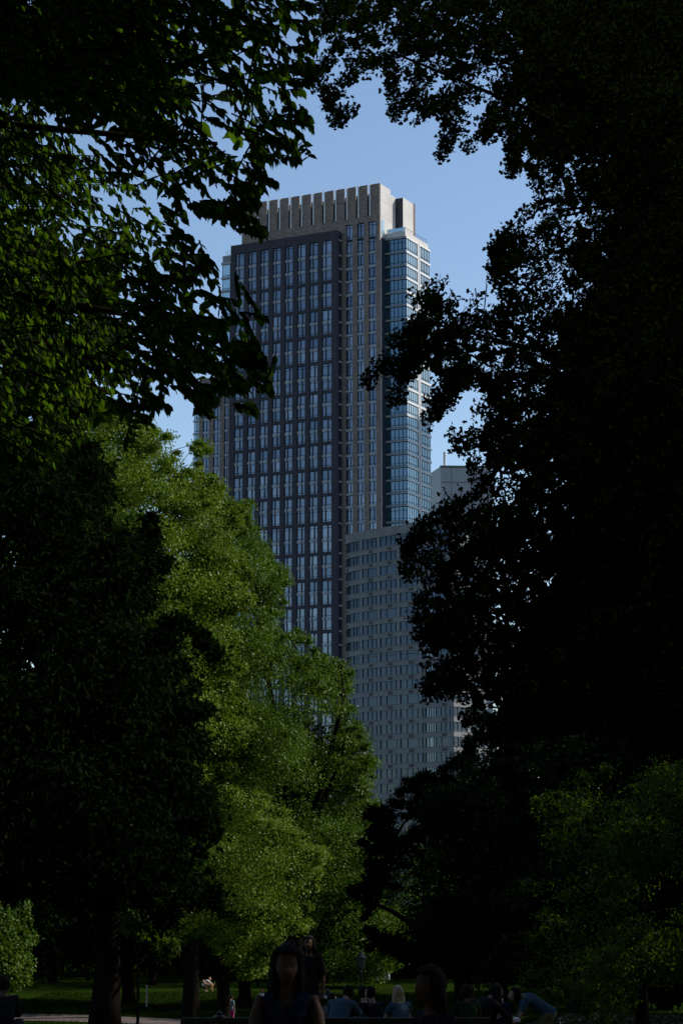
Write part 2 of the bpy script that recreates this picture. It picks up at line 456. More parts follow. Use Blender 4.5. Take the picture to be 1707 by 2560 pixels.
# ---- glass corner bay
v_g = T.on_side(961, 650)[0]
G_R = fr(1015, 650, v_g)[0]
V_SLOT = T.on_side(1045, 700, G_R)[0]
V_END = T.on_side(1073, 720, G_R)[0]
ZG_TOP = fr(1012, 590, v_g)[1]
ZG_PAR = fr(1012, 577, v_g)[1]
bay_core, bay_sash, bay_roof = MB(), MB(), MB(); bay_band = Sub(bay_core, 1)
bay_core.box(.06, G_R - .35, v_g + .35, V_END - .35, 0, ZG_TOP)
bay_core.box(.032, .2, .9, v_g + .4, 0, ZG_TOP - .1)
for k, z in enumerate([ZG_TOP - .25] + [zz - .1 for zz in FZ[1:]]):
    h = .25
    bay_core.box(.05, G_R + .08, v_g - .12, v_g + .3, z - h, z + h, 2)  # front bands coloured grey for shade; the sunlit side bands stay white
    bay_band.box(G_R - .3, G_R + .125, v_g - .1, V_SLOT - .55, z - h - .002, z + h - .002)
    bay_band.box(G_R - .3, G_R + .125, V_SLOT + .75, V_END + .5, z - h - .002, z + h - .002)
    bay_core.box(.04, .16, .76, v_g - .1, z - h + .1, z + h - .1, 2)
bay_sash.box(G_R - .2, G_R + .16, V_SLOT - .6, V_SLOT - .12, 0, ZG_TOP + .1)
bay_sash.box(G_R - .2, G_R + .16, V_SLOT + .3, V_SLOT + .78, 0, ZG_TOP + .1)
bay_roof.box(.2, G_R - .25, v_g + .1, V_END - .1, ZG_TOP + .1, ZG_PAR)
bay_core.build('bay_wall', [M['mullion'], M['white_frame'], M['panel_and_shaded_band']], tower)
bay_sash.build('bay_corner_post', M['white_frame'], tower)
bay_roof.build('bay_parapet', M['light_panel'], tower)
rail = MB(); rail.box(.4, G_R - .4, v_g + .34, v_g + .44, ZG_PAR - .02, ZG_PAR + .04)
for i in range(9):
    u = .5 + i * (G_R - 1) / 8
    rail.tube([(u, v_g + .4, ZG_PAR), (u, v_g + .4, ZG_PAR + 1.1)], .035, 4)
for i in range(14):
    v = v_g + .5 + i * (V_END - v_g - 1) / 13
    rail.tube([(G_R - .5, v, ZG_PAR), (G_R - .5, v, ZG_PAR + 1.1)], .035, 4)
rail.tube([(G_R - .5, v_g + .4, ZG_PAR + 1.1), (G_R - .5, V_END - .5, ZG_PAR + 1.1)], .04, 4)
rail.box(.5, G_R - .5, v_g + .37, v_g + .4, ZG_PAR + .15, ZG_PAR + 1.05, 1)
rail.build('roof_railing', [M['mullion'], M['glass_lit']], tower)
# ---- left low wing (brown piers, glazed end bay), and the small glass shoulder above it
wing = MB(); wband = Sub(wing, 1)
piers(wing, lwc, LW_BAY, D_L + .3, 0, .7, 0, LW_TOP - 1.2)
wing.box(LW_BAY, D_L + .3, .004, .7, LW_TOP - 1.2, LW_TOP)
for k in range(1, len(FZ)):
    if FZ[k] > LW_TOP - .8: continue
    for (a, b) in lwc: wband.box(a + .02, b - .02, .14, .66, FZ[k] - .28, FZ[k] + .28)
    wband.box(LW_L - .25, LW_BAY - .01, .12, .9, FZ[k] - .25, FZ[k] + .25)
SH_L = fr(555, 700, 1.0)[0]; SH_TOP = fr(560, 640, 1.0)[1]
for k in range(1, 13):
    wband.box(SH_L - .2, D_L, .9, 1.5, FZ[k] - 1.2, FZ[k] - .65)
wband.box(SH_L - .2, D_L, .9, 1.5, SH_TOP - 2.3, SH_TOP - 1.7)
wing.build('wing_brick_wall', [M['brown_brick'], M['spandrel']], tower)
shd = MB(); shd.box(SH_L, D_L + .3, 1.6, 9, LW_TOP - 3, SH_TOP - 1.8); shd.box(SH_L + .1, D_L + .3, 1.1, 9, SH_TOP - 1.7, SH_TOP)
shd.box(LW_L + .3, LW_BAY + .2, 1.0, 9, 0, LW_TOP - 1)
for i in range(3): shd.tube([(SH_L + .9 + i * .5, 1.5, SH_TOP), (SH_L + .9 + i * .5, 1.5, SH_TOP + 1.4)], .05, 5)
shd.build('shoulder_wall', M['panel_and_shaded_band'], tower)

# ---- windows.  A window is one mesh: panes and bars; sizes shared through mesh data
def window_mesh(name, w, h, bars, transoms, inset=.0, gl=0):
    """bars: x positions of dark vertical bars (centre, half width); transoms: z positions; local x right, z up, y back"""
    mb = MB()
    mb.box(0, w, .10, .16, 0, h, gl)
    mb.box(-.01, .07, 0, .14, 0, h, 1); mb.box(w - .07, w + .01, 0, .14, 0, h, 1)
    for c, hw in bars: mb.box(c - hw, c + hw, -.02, .13, 0, h, 1)
    for z in transoms: mb.box(.07, w - .07, .015, .13, z - .055, z + .055, 1)
    return mb.mesh(name)
WIN_MATS = [M['glass'], M['mullion']]
glass_choices = [M['glass'], M['glass'], M['glass_b'], M['glass_c'], M['glass_d'], M['glass']]
cache = {}
n_part = 0
rest = {}
def window(parent, x, y, z, w, h, bars, transoms, rot=0.0, gl=None, part=True, key='tower'):
    """adds one window either as its own part or into the shared 'rest' mesh"""
    g = gl if gl is not None else random.choice(glass_choices)
    kk = (round(w, 2), round(h, 1), tuple(round(b[0], 2) for b in bars), tuple(round(t, 1) for t in transoms), g.name)
    if kk not in cache:
        me = window_mesh('window', w, h, bars, transoms); me.materials.append(g); me.materials.append(M['bar_grey'] if key == 'block' else M['mullion']); cache[kk] = me
    me = cache[kk]
    if part:
        o = bpy.data.objects.new('window', me); COL.objects.link(o); o.parent = parent
        o.location = (x, y, z); o.rotation_euler = (0, 0, rot)
    else:
        rest.setdefault(key, []).append((me, Matrix.Translation((x, y, z)) @ Matrix.Rotation(rot, 4, 'Z'), g))
def flush_rest(key, parent):
    fm = M['bar_grey'] if key == 'block' else M['mullion']; mb = MB(); mats = [fm]; names = {fm.name: 0}
    for me, mx, g in rest.get(key, []):
        if g.name not in names: names[g.name] = len(mats); mats.append(g)
        n = len(mb.v)
        mb.v += [tuple(mx @ v.co) for v in me.vertices]
        for p in me.polygons:
            mb.f.append(tuple(i + n for i in p.vertices)); mb.m.append(names[g.name] if p.material_index == 0 else 0)
    o = mb.build('window', mats, parent); o['kind'] = 'stuff'
    return o
cnt = 0
for k in range(len(FZ) - 1):
    ztop, zbot = FZ[k], FZ[k + 1]
    for ci, (a, b) in enumerate(dcols):
        pale_top = (k not in group_edges and k > 0); pale_bot = (k + 1) not in group_edges
        z1 = ztop - (.3 if pale_top else (HB if k else .0)); z0 = zbot + (.3 if pale_bot else HB)
        w = b - a
        g = k + 1 if (k + 1) not in group_edges else k
        mid = w * (.36 if ((k + 1) // 2) % 2 == 0 or k < 3 else .6)
        tr = [.42]
        if k in (0, 9, 10, 20, 21): tr.append(z1 - z0 - .6)
        visible = 3 <= ci and k < 18 or (k < 10)
        part = visible and cnt < 62
        if part: cnt += 1
        window(tower, a, v_dark + .32, z0, w, z1 - z0, [(mid, .17)], tr, part=part)
for k in range(-1, len(FZ) - 1):
    ztop = WTOP if k == -1 else FZ[k] - .3
    zbot = FZ[max(k + 1, 0)] + .3
    for ci, (a, b) in enumerate(bcols):
        w = b - a
        part = k < 8
        tr = [.4] + ([ztop - zbot - .7] if k in (-1, 0, 9, 20) else [])
        window(tower, a, .34, zbot, w, ztop - zbot, [(w * (.45 if k % 2 else .62), .09)], tr, part=part)
    # windows in the right return of the plum volume
    if k >= 0:
        window(tower, D_R - .16, v_dark + 1.0, zbot, 1.5, ztop - zbot, [(.75, .05)], [.4], rot=math.pi / 2, gl=M['glass_b'], part=False)
    # corner bay: front and right side
    if k >= 0:
        z0 = FZ[k + 1] + .28; z1 = (ZG_TOP - .63) if k == 0 else FZ[k] - .48
        nb = 5; w = G_R - .05
        bars = [(w * j / 5.4 + .3, .06) for j in range(1, 6)]
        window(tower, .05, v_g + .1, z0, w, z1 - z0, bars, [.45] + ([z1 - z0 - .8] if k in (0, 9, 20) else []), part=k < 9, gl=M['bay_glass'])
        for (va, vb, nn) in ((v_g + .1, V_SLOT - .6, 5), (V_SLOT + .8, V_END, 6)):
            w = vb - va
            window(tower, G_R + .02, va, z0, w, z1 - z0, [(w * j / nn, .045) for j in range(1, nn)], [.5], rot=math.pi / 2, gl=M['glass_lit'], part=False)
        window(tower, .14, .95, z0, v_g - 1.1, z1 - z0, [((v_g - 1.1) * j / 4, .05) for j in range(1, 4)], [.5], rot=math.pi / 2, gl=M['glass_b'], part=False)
    if k >= 0 and FZ[k] < LW_TOP:
        for (a, b) in lwc:
            w = b - a
            window(tower, a, .3, zbot, w, ztop - zbot, [(w * .55, .08)], [.4], part=False)
        w = LW_BAY - LW_L
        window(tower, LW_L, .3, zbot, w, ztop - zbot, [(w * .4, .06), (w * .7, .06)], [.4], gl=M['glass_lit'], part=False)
    if 0 <= k < 12:
        z0 = FZ[k + 1] - .65; z1 = FZ[k] - 1.2 if k else SH_TOP - 2.3
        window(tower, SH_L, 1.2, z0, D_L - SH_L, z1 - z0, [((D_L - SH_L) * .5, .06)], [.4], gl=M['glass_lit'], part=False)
side_win = MB(); side_win.box(.04, .1, T.on_side(953, 560)[0], T.on_side(959, 560)[0], T.on_side(955, 588)[1], T.on_side(955, 548)[1])
side_win.build('side_window', M['glass_lit'], tower)
flush_rest('tower', tower)

# ------------------------------------------------------------------ the banded concrete block in front
CB = -9.0
head = [(1055, 0, 0)]
pts = [P(1055, 1700, 385.0)[:2]]
def march(p, px_target, az):
    """walk from p (world xy) along azimuth az to the image column px_target"""
    d = np.array([math.sin(math.radians(az)), math.cos(math.radians(az))])
    r = ray(px_target, 1700)[:2]
    # p + t d = s r
    A = np.array([[d[0], -r[0]], [d[1], -r[1]]]); t, s = np.linalg.solve(A, -np.array(p))
    return np.array(p) + d * t
for px, az in ((1000, 131 + 180), (950, 135 + 180), (905, 140 + 180), (873, 147 + 180), (864, 158 + 180)):
    pts.append(march(pts[-1], px, az))
front = pts[::-1]                                     # left to right
cor = front[-1]
rec0 = march(cor, 1063, 100); rec1 = march(rec0, 1087, 131); rec2 = rec1
right_c = march(rec1, 1133, 131)
back_r = right_c + np.array([math.sin(math.radians(41)), math.cos(math.radians(41))]) * 10
chain = front + [rec0, rec1, right_c, back_r]
origin = np.array([cor[0], cor[1], CB])
loc = [np.array(p) - cor for p in chain]
block = empty('apartment_block', tuple(origin), 0, 'shorter concrete apartment block with rounded end and ribbon windows in front of the tall tower', 'building')
def zat(px, py, xy):
    d = ray(px, py); t = math.hypot(*xy) / math.hypot(d[0], d[1]); return CAM[2] + d[2] * t - CB
ztop = zat(1055, 1305, cor)
by = [1322.5]      # measured band centres at x=1000 : top parapet then every floor
bz = [zat(1050, 1335, cor)]
pitch = (zat(1055, 1820, cor) - zat(1055, 2007, cor)) / 5.0
nfl = int((ztop - 2) / pitch)
def strip(mb, pa, pb, z0, z1, proud, thick, mat=0, e=0.0):
    """a wall strip standing `proud` outside the line pa-pb"""
    d = (pb - pa); L = math.hypot(*d); d = d / L; n = np.array([d[1], -d[0]])   # n: outward (towards camera side)
    a = pa - d * e + n * proud; b = pb + d * e + n * proud; c = b - n * thick; dd = a - n * thick
    mb.prism([tuple(a), tuple(b), tuple(c), tuple(dd)][::-1], z0, z1, mat)
bands, grl, inner = MB(), MB(), MB()
inner.prism([tuple(p * .985 + np.array([0.25, .9])) for p in loc][::-1][::-1] + [tuple(loc[-1] + np.array([-22, 14])), tuple(loc[0] + np.array([8, 22]))], 0, ztop - 1.4)
segs = list(zip(loc[:-1], loc[1:]))
zlev = [ztop - .2 - pitch * k for k in range(nfl + 1)]
first_extra = .5
for k in range(nfl + 1):
    zc = ztop - 1.0 - (first_extra if k else 0) - pitch * k
    for j, (a, b) in enumerate(segs):
        if k == 0: strip(bands, a, b, ztop - 1.75, ztop, .02 + .001 * j, .5)
        else:
            strip(bands, a, b, zc - .48, zc + .48, .02 + .001 * j, .5)
            strip(bands, a, b, zc + .50, zc + .58, .1 + .001 * j, .3)
            if j in (0, 2, 3, 4, 7):
                for q in ((.25, .75) if math.hypot(*(b - a)) > 6 else (.5,)):
                    m = a + (b - a) * q; d = (b - a) / math.hypot(*(b - a))
                    strip(bands, m - d * .55, m + d * .55, zc - .28, zc + .28, .06, .1, 1)
bands.build('wall', [M['concrete'], M['grille']], block)
inner.build('inner_wall', M['ribbon_back'], block)
M['glass_e'] = glass_mat('grey blue ribbon glass', (.5, .65, .85), .06, (.02, .031, .048)); M['glass_f'] = glass_mat('grey blue ribbon glass with blinds', (.5, .65, .85), .06, (.032, .045, .064))
glz = [M['glass_e'], M['glass_e'], M['glass_f']]
M['bar_grey'] = noise_mat('grey ribbon window frame', (.035, .042, .055), (.05, .058, .07), 1, .6)
cnt = 0
for k in range(1, nfl + 1):
    zc = ztop - 1.0 - first_extra - pitch * k
    zt = (ztop - 1.75) if k == 1 else (zc + pitch - .48)
    z0 = zc + .58
    for j, (a, b) in enumerate(segs):
        L = math.hypot(*(b - a)); d = (b - a) / L; n = np.array([d[1], -d[0]])
        nb = max(1, round(L / 4.6)); w = L / nb
        rot = math.atan2(d[1], d[0])
        for q in range(nb):
            p = a + d * (w * q) - n * .12
            dark = j == len(front) - 1 or j == len(front)
            bars = [(w * .28, .03), (w * .52, .025), (w * .76, .03)] if (q + k) % 3 else [(w * .3, .03), (w * .8, .03)]
            part = j in (1, 2, 3, 4) and cnt < 96 and k < 20 and not dark
            if part: cnt += 1
            window(block, p[0], p[1], z0, w, zt - z0, bars, [zt - z0 - .55] if k in (1, 9) else [], rot=rot, gl=M['glass_b'] if dark else random.choice(glz), part=part, key='block')
            # pale infill panel between windows
            strip(bands, a, a, 0, 0, 0, 0) if False else None
flush_rest('block', block)
pil = MB()
for j, (a, b) in enumerate(segs):
    L = math.hypot(*(b - a)); d = (b - a) / L
    if L < 3: continue
    nb = max(1, round(L / 4.6)); w = L / nb
    for q in range(nb):
        m = a + d * (w * q + w * .9)
        strip(pil, m - d * .34, m + d * .34, 0, ztop - 1.5, -.04, .2)
pil.build('infill_panel', M['ribbon_panel'], block)

# ------------------------------------------------------------------ grey tower far behind
gt = Frame(1103, 1400, 590, -3.0, -9.0)
gt_root = gt.root('slab_tower', 'plain grey windowless tower top with a mast, right of the tall tower', 'building')
zt = gt.on_front(1103, 1166)[1]
g1 = MB()
vback = 34
wL = gt.on_front(1083, 1250, 0)[0]
g1.prism([(wL, 12), (0, 0), (gt.on_front(1226, 1250)[0], 0), (gt.on_front(1226, 1250)[0], vback), (wL, vback)], 0, zt)
g1.build('wall', M['gray_stucco'], gt_root)
g2 = MB()
uR = gt.on_front(1226, 1250)[0]
for zz in (zt - 4.5, zt - 9.6, zt - 17): g2.box(.1, uR - .1, -.07, .05, zz - .09, zz + .09)
for uu in (3.0, 8.5): g2.box(uu - .06, uu + .06, -.065, .05, zt - 60, zt - .5)
g2.box(-.2, uR + .2, -.2, .5, zt - .25, zt + .25)
g2.build('panel_joint', M['concrete'], gt_root)
g3 = MB(); mu = gt.on_front(1113, 1180)[0]; zm = gt.on_front(1113, 1127)[1]
g3.tube([(mu, 2, zt - 1), (mu, 2, zm)], .42, 10); g3.build('mast', M['white_frame'], gt_root)
g4 = MB(); g4.box(wL + 1.2, wL + 2.4, 9.5, 11.2, zt - 9, zt - 8); g4.build('vent_hood', M['grille'], gt_root)

# slab block out of the picture to the right, whose shadow falls on the corner bay
sbp = P(1015, 1060, 515); off = 95.0
sx, sy = sbp[0] + SUNV[0] / math.hypot(SUNV[0], SUNV[1]) * off, sbp[1] + SUNV[1] / math.hypot(SUNV[0], SUNV[1]) * off
hs = (sbp[2] + math.tan(_el) * off) + 4.5
nb_root = empty('office_tower', (sx, sy, -9), math.radians(-14), 'broad grey office tower standing out of view right of the apartment tower', 'building')
nb = MB(); nb.box(0, 20, -40, 40, 0, hs)
for k in range(int(hs / 3.6)): nb.box(-.25, 0.0, -40, 40, 3.6 * k + .6, 3.6 * k + 2.6, 1)
nb.build('wall', [M['concrete'], M['glass_b']], nb_root)
exec_rest = True
# ------------------------------------------------------------------ foliage engine
STEP = 6
XS = np.arange(-900, 2700, STEP); YS = np.arange(-900, 2760, STEP)
CX, CY = np.meshgrid(XS + STEP / 2, YS + STEP / 2)
def in_poly(poly, X, Y):
    inside = np.zeros(X.shape, bool)
    n = len(poly)
    for i in range(n):
        x0, y0 = poly[i]; x1, y1 = poly[(i + 1) % n]
        if y0 == y1: continue
        c = ((y0 > Y) != (y1 > Y)) & (X < (x1 - x0) * (Y - y0) / (y1 - y0) + x0)
        inside ^= c
    return inside
def stroke(path, r0, r1, X, Y):
    m = np.zeros(X.shape, bool); n = len(path) - 1
    for i in range(n):
        a = np.array(path[i], float); b = np.array(path[i + 1], float); d = b - a; L2 = d @ d
        t = np.clip(((X - a[0]) * d[0] + (Y - a[1]) * d[1]) / L2, 0, 1)
        dist = np.hypot(X - a[0] - t * d[0], Y - a[1] - t * d[1])
        R = r0 + (r1 - r0) * (i + t) / n
        m |= dist < R
    return m
class Mask:
    def __init__(s, polys=(), strokes=(), holes=(), ragged=0):
        m = np.zeros(CX.shape, bool)
        for p in polys: m |= in_poly(p, CX, CY)
        for (pa, r0, r1) in strokes: m |= stroke(pa, r0, r1, CX, CY)
        if ragged:
            for p in polys:
                n = len(p)
                for i in range(n):
                    a, b = np.array(p[i]), np.array(p[(i + 1) % n]); L = np.hypot(*(b - a)); t = (b - a) / (L + 1e-6)
                    for k in range(max(1, int(L / (ragged * 1.6)))):
                        c0 = a + (b - a) * rng.random(); ang = rng.normal(-.2, .7)
                        nn = np.array([t[1], -t[0]]); e = c0 + (nn * math.cos(ang) + t * math.sin(ang)) * ragged * rng.uniform(.3, 1.3)
                        x0, x1, y0, y1 = min(c0[0], e[0]) - 60, max(c0[0], e[0]) + 60, min(c0[1], e[1]) - 60, max(c0[1], e[1]) + 60
                        i0, i1 = np.searchsorted(YS, [y0, y1]); j0, j1 = np.searchsorted(XS, [x0, x1])
                        m[i0:i1, j0:j1] |= stroke([c0, e], ragged * .5, ragged * .16, CX[i0:i1, j0:j1], CY[i0:i1, j0:j1])
        for p in holes: m &= ~in_poly(p, CX, CY)
        d = np.zeros(CX.shape, np.int16); e = m.copy()
        for k in range(30):
            d += e
            if not e.any(): break
            f = e.copy()
            f[1:, :] &= e[:-1, :]; f[:-1, :] &= e[1:, :]; f[:, 1:] &= e[:, :-1]; f[:, :-1] &= e[:, 1:]
            e = f
        s.m, s.d = m, d
    def sample(s, n, edge_w=.5, full=6, weight=None):
        w = np.where(s.m, edge_w + (1 - edge_w) * np.clip(s.d / full, 0, 1), 0.0)
        if weight is not None: w = w * weight
        w = w.ravel(); w /= w.sum()
        idx = rng.choice(w.size, n, p=w)
        x = CX.ravel()[idx] + rng.uniform(-STEP / 2, STEP / 2, n); y = CY.ravel()[idx] + rng.uniform(-STEP / 2, STEP / 2, n)
        return x, y, s.d.ravel()[idx] * STEP
def unit(v): return v / (np.linalg.norm(v, axis=-1, keepdims=True) + 1e-9)
def rnd_unit(n): return unit(rng.normal(size=(n, 3)))

def fold(outline_l, fold_z=.12, curl=.1):
    """pointed leaf: outline of the left half as (x,y) from base to tip"""
    L = outline_l; n = len(L)
    v = [(x, y, fold_z * y - curl * x * x) for x, y in L] + [(x, -y, fold_z * y - curl * x * x) for x, y in L[1:-1]]
    lf = list(range(n)); rf = [0] + [n + i for i in range(n - 2)] + [n - 1]
    return np.array(v, float), [lf[::-1], rf]
ELM = fold([(0, 0), (.1, .13), (.3, .26), (.55, .26), (.78, .14), (.9, .06), (1.08, 0)], .14, .1)
OAK = (np.array([(0, 0, 0), (.45, .26, .04), (1, .05, -.12), (.5, -.24, .04)]), [[0, 3, 2, 1]])
MAPLE = (np.array([(0, 0, 0), (.25, .42, .03), (.5, .2, .02), (1, 0, -.12), (.5, -.2, .02), (.25, -.42, .03)]), [[0, 5, 4, 3, 2, 1]])
GINK = (np.array([(0, 0, 0), (.42, .1, .0), (.62, .5, .06), (.92, .34, .03), (1.0, .1, 0), (.86, 0, 0), (1.0, -.1, 0), (.92, -.34, .03), (.62, -.5, .06), (.42, -.1, .0)]),
        [[0, 9, 8, 7, 6, 5, 4, 3, 2, 1]])
def leaf_mesh(name, pos, ax, nrm, size, tint, tmpl):
    T_, faces = tmpl; N = len(pos); k = len(T_)
    ax = unit(ax); b = unit(np.cross(nrm, ax)); n = np.cross(ax, b)
    V = pos[:, None, :] + size[:, None, None] * (T_[None, :, 0:1] * ax[:, None, :] + T_[None, :, 1:2] * b[:, None, :] + T_[None, :, 2:3] * n[:, None, :])
    me = bpy.data.meshes.new(name)
    me.vertices.add(N * k); me.vertices.foreach_set('co', V.reshape(-1).astype(np.float32))
    off = (np.arange(N) * k)[:, None]
    flat = np.concatenate([np.array(f) for f in faces]); lens = np.array([len(f) for f in faces])
    loops = (off + flat[None, :]).reshape(-1)
    me.loops.add(len(loops)); me.loops.foreach_set('vertex_index', loops.astype(np.int32))
    nf = N * len(faces); me.polygons.add(nf)
    starts = (np.concatenate([[0], np.cumsum(lens)[:-1]])[None, :] + (np.arange(N) * lens.sum())[:, None]).reshape(-1)
    me.polygons.foreach_set('loop_start', starts.astype(np.int32))
    me.update(calc_edges=True)
    at = me.attributes.new('tint', 'FLOAT', 'FACE')
    at.data.foreach_set('value', np.repeat(tint, len(faces)).astype(np.float32))
    return me
def twig_mesh_into(mb, P0, P1, r0, r1):
    """thin three sided twigs, vectorised, appended to an MB"""
    N = len(P0)
    if N == 0: return
    d = unit(P1 - P0); a = unit(np.cross(d, np.array([.3, .2, .93]))); b = np.cross(d, a)
    rings = []
    for P_, r in ((P0, r0), (P1, r1)):
        for k in range(3):
            t = 2 * math.pi * k / 3
            rings.append(P_ + (a * math.cos(t) + b * math.sin(t)) * np.reshape(r, (-1, 1)))
    V = np.stack(rings, 1).reshape(-1, 3); base = len(mb.v)
    mb.v += list(map(tuple, V.tolist()))
    o = base + np.arange(N) * 6
    for k in range(3):
        k2 = (k + 1) % 3
        q = np.stack([o + k, o + k2, o + 3 + k2, o + 3 + k], 1)
        mb.f += list(map(tuple, q.tolist())); mb.m += [0] * N
def limb_path(p0, p1, n=7, sag=0.0, wob=.04):
    p0, p1 = np.array(p0, float), np.array(p1, float); L = np.linalg.norm(p1 - p0)
    out = []
    ph = rng.uniform(0, 6, 3)
    for i in range(n):
        t = i / (n - 1)
        q = p0 + (p1 - p0) * t
        q = q + np.array([math.sin(3 * t + ph[0]) - math.sin(ph[0]), math.sin(2.6 * t + ph[1]) - math.sin(ph[1]), 0]) * L * wob * (1 - t * .4)
        q[2] += sag * L * (math.sin(math.pi * t) * .5) + 0
        out.append(q)
    out[-1] = p1
    return out

def blob_crown(name, mask, Yc, depth, n_clump, per, r_clump, leaf, tmpl, edge_w=.35, droop=.3, tw=.6, sky_bias=.5, sq=.75, tint_p=1.0, min_Y=None, weight=None, core=110, lump=1.35, fill=.05):
    """clumps of leaves spread through a rounded crown"""
    nn = int(n_clump * 2.2)
    x, y, d = mask.sample(nn, edge_w, 10, weight)
    dm = max(60.0, np.percentile(d, 95))
    bul = np.sqrt(np.clip(d / dm, .02, 1))
    Y = Yc + rng.uniform(-1, 1, nn) * depth * bul
    c = P(x, y, Y)
    ph = rng.uniform(0, 6, 6); wl = lump
    f3 = np.sin(c[:, 0] * wl + ph[0] + 1.5 * np.sin(c[:, 2] * wl * .7 + ph[3])) + np.sin(c[:, 1] * wl + ph[1] + np.sin(c[:, 0] * wl * .6 + ph[4])) + 1.4 * np.sin(c[:, 2] * wl * 1.15 + ph[2] + 1.2 * np.sin(c[:, 0] * wl * .8 + ph[5])) + rng.normal(0, .35, nn)
    f3 = f3 + np.clip(1 - d / 70, 0, 1) * 2.2
    f3[rng.random(nn) < fill] += 50                                                # and an even filling behind
    keep = np.argsort(-f3)[:n_clump]                                               # boughs with hollows between them
    x, y, d, Y, c = x[keep], y[keep], d[keep], Y[keep], c[keep]
    rpx = r_clump * F_PX / Yc
    R = r_clump * rng.uniform(.65, 1.2, n_clump) * (.28 + .72 * np.clip(d / rpx, 0, 1))
    cnt = rng.poisson(per * (R / r_clump) ** 1.7).clip(10)
    ci = np.repeat(np.arange(n_clump), cnt); N = len(ci)
    u = rnd_unit(N); rad = R[ci] * rng.uniform(.25, 1, N) ** (.5)
    # sub-sprays inside a clump: leaves bunch on a few directions
    u2 = unit(u + .55 * rnd_unit(n_clump * 5).reshape(n_clump, 5, 3)[ci, rng.integers(0, 5, N)])
    pos = c[ci] + u2 * rad[:, None] * np.array([1, 1, sq])
    ax = unit(u2 + .8 * rnd_unit(N) + np.array([0, 0, -droop]))
    nrm = unit(np.array([.12, 0, 1.0]) * tw * 1.15 + rnd_unit(N) * .75 + u2 * .5)
    tint = np.clip(rng.normal(.45, .14, N) + .45 * (rng.random(n_clump)[ci] - .5), 0, 1) ** tint_p
    sz = leaf * rng.uniform(.65, 1.2, N)
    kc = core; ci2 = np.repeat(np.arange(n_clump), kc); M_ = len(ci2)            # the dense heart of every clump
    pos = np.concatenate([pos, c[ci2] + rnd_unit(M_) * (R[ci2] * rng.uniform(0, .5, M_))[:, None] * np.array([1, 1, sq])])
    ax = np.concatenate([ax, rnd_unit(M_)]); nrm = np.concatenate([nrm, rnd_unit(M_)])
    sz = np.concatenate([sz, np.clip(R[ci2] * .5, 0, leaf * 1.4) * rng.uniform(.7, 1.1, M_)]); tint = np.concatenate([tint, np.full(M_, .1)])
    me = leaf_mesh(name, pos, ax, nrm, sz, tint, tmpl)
    return me, c, R
def tree_thing(name, label, base, crown_me, leafmat, centres, trunk_r, fork_h, nl=16, group=None, cat='tree', lean=0.0, limb_r=None, trunk_top=None, Rs=None, twigs=0):
    base = np.array(base, float)
    root = empty(name, tuple(base), 0, label, cat, group)
    inv = -base
    crown_me.transform(Matrix.Translation(Vector(inv)))
    link('crown', crown_me, leafmat, root)
    mb = MB()
    top = np.array(trunk_top, float) if trunk_top is not None else base + np.array([lean * fork_h, 0, fork_h])
    tp = [base + (top - base) * t + np.array([math.sin(t * 4) * .12, math.cos(t * 3) * .1, 0]) * trunk_r * 2 for t in np.linspace(0, 1, 7)]
    tp[0] = tp[0] - np.array([0, 0, .4])
    rr_ = [trunk_r * k for k in (1.55, 1.12, 1.0, .95, .92, .95, .9)]
    mb.tube([p - base for p in tp], rr_, 14, caps=True)
    sel = rng.choice(len(centres), min(nl, len(centres)), replace=False)
    lr = limb_r or trunk_r * .5
    mains = []
    for j, i in enumerate(sel):
        tgt = centres[i]
        if mains and j > 4:
            # spring from the nearest point of an earlier limb that lies below
            cand = [q for m_ in mains for q in m_[1:-1]]
            dd = [np.linalg.norm(q - tgt) + (0 if q[2] < tgt[2] + .5 else 8) for q in cand]
            s0 = cand[int(np.argmin(dd))]; r0 = lr * .5
        else:
            s0 = tp[-1] if j % 2 == 0 else tp[-2]; r0 = lr
        pth = limb_path(s0, tgt, 7, .12)
        mains.append(pth)
        mb.tube([p - base for p in pth], [r0 * (1 - .82 * t) for t in np.linspace(0, 1, 7)], 7, caps=False)
    if twigs:
        cand = np.array([q for m_ in mains for q in m_[2:]])
        ii = rng.choice(len(centres), min(twigs, len(centres)), replace=False)
        for i in ii:
            k = np.argmin(np.linalg.norm(cand - centres[i], axis=1))
            pth = limb_path(cand[k], centres[i], 4, .05, .08)
            mb.tube([p - base for p in pth], [lr * .14 * (1 - .7 * t) for t in np.linspace(0, 1, 4)], 4, caps=False)
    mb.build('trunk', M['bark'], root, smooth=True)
    return root

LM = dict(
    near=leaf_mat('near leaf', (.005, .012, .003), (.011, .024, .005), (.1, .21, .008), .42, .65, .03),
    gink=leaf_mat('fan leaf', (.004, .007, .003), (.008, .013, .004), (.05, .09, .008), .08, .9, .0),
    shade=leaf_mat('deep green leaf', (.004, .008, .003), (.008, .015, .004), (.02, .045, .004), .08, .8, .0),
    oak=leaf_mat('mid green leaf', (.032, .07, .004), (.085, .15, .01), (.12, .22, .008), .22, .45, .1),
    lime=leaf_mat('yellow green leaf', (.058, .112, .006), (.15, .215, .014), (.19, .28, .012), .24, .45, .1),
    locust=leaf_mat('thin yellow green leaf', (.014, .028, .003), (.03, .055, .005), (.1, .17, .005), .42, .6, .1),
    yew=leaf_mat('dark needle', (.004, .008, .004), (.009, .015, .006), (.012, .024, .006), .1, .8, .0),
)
S = 1568 / 1707.0
def D(*pts): return [(x / S, y / S) for x, y in pts]       # points read off the 1568-wide view

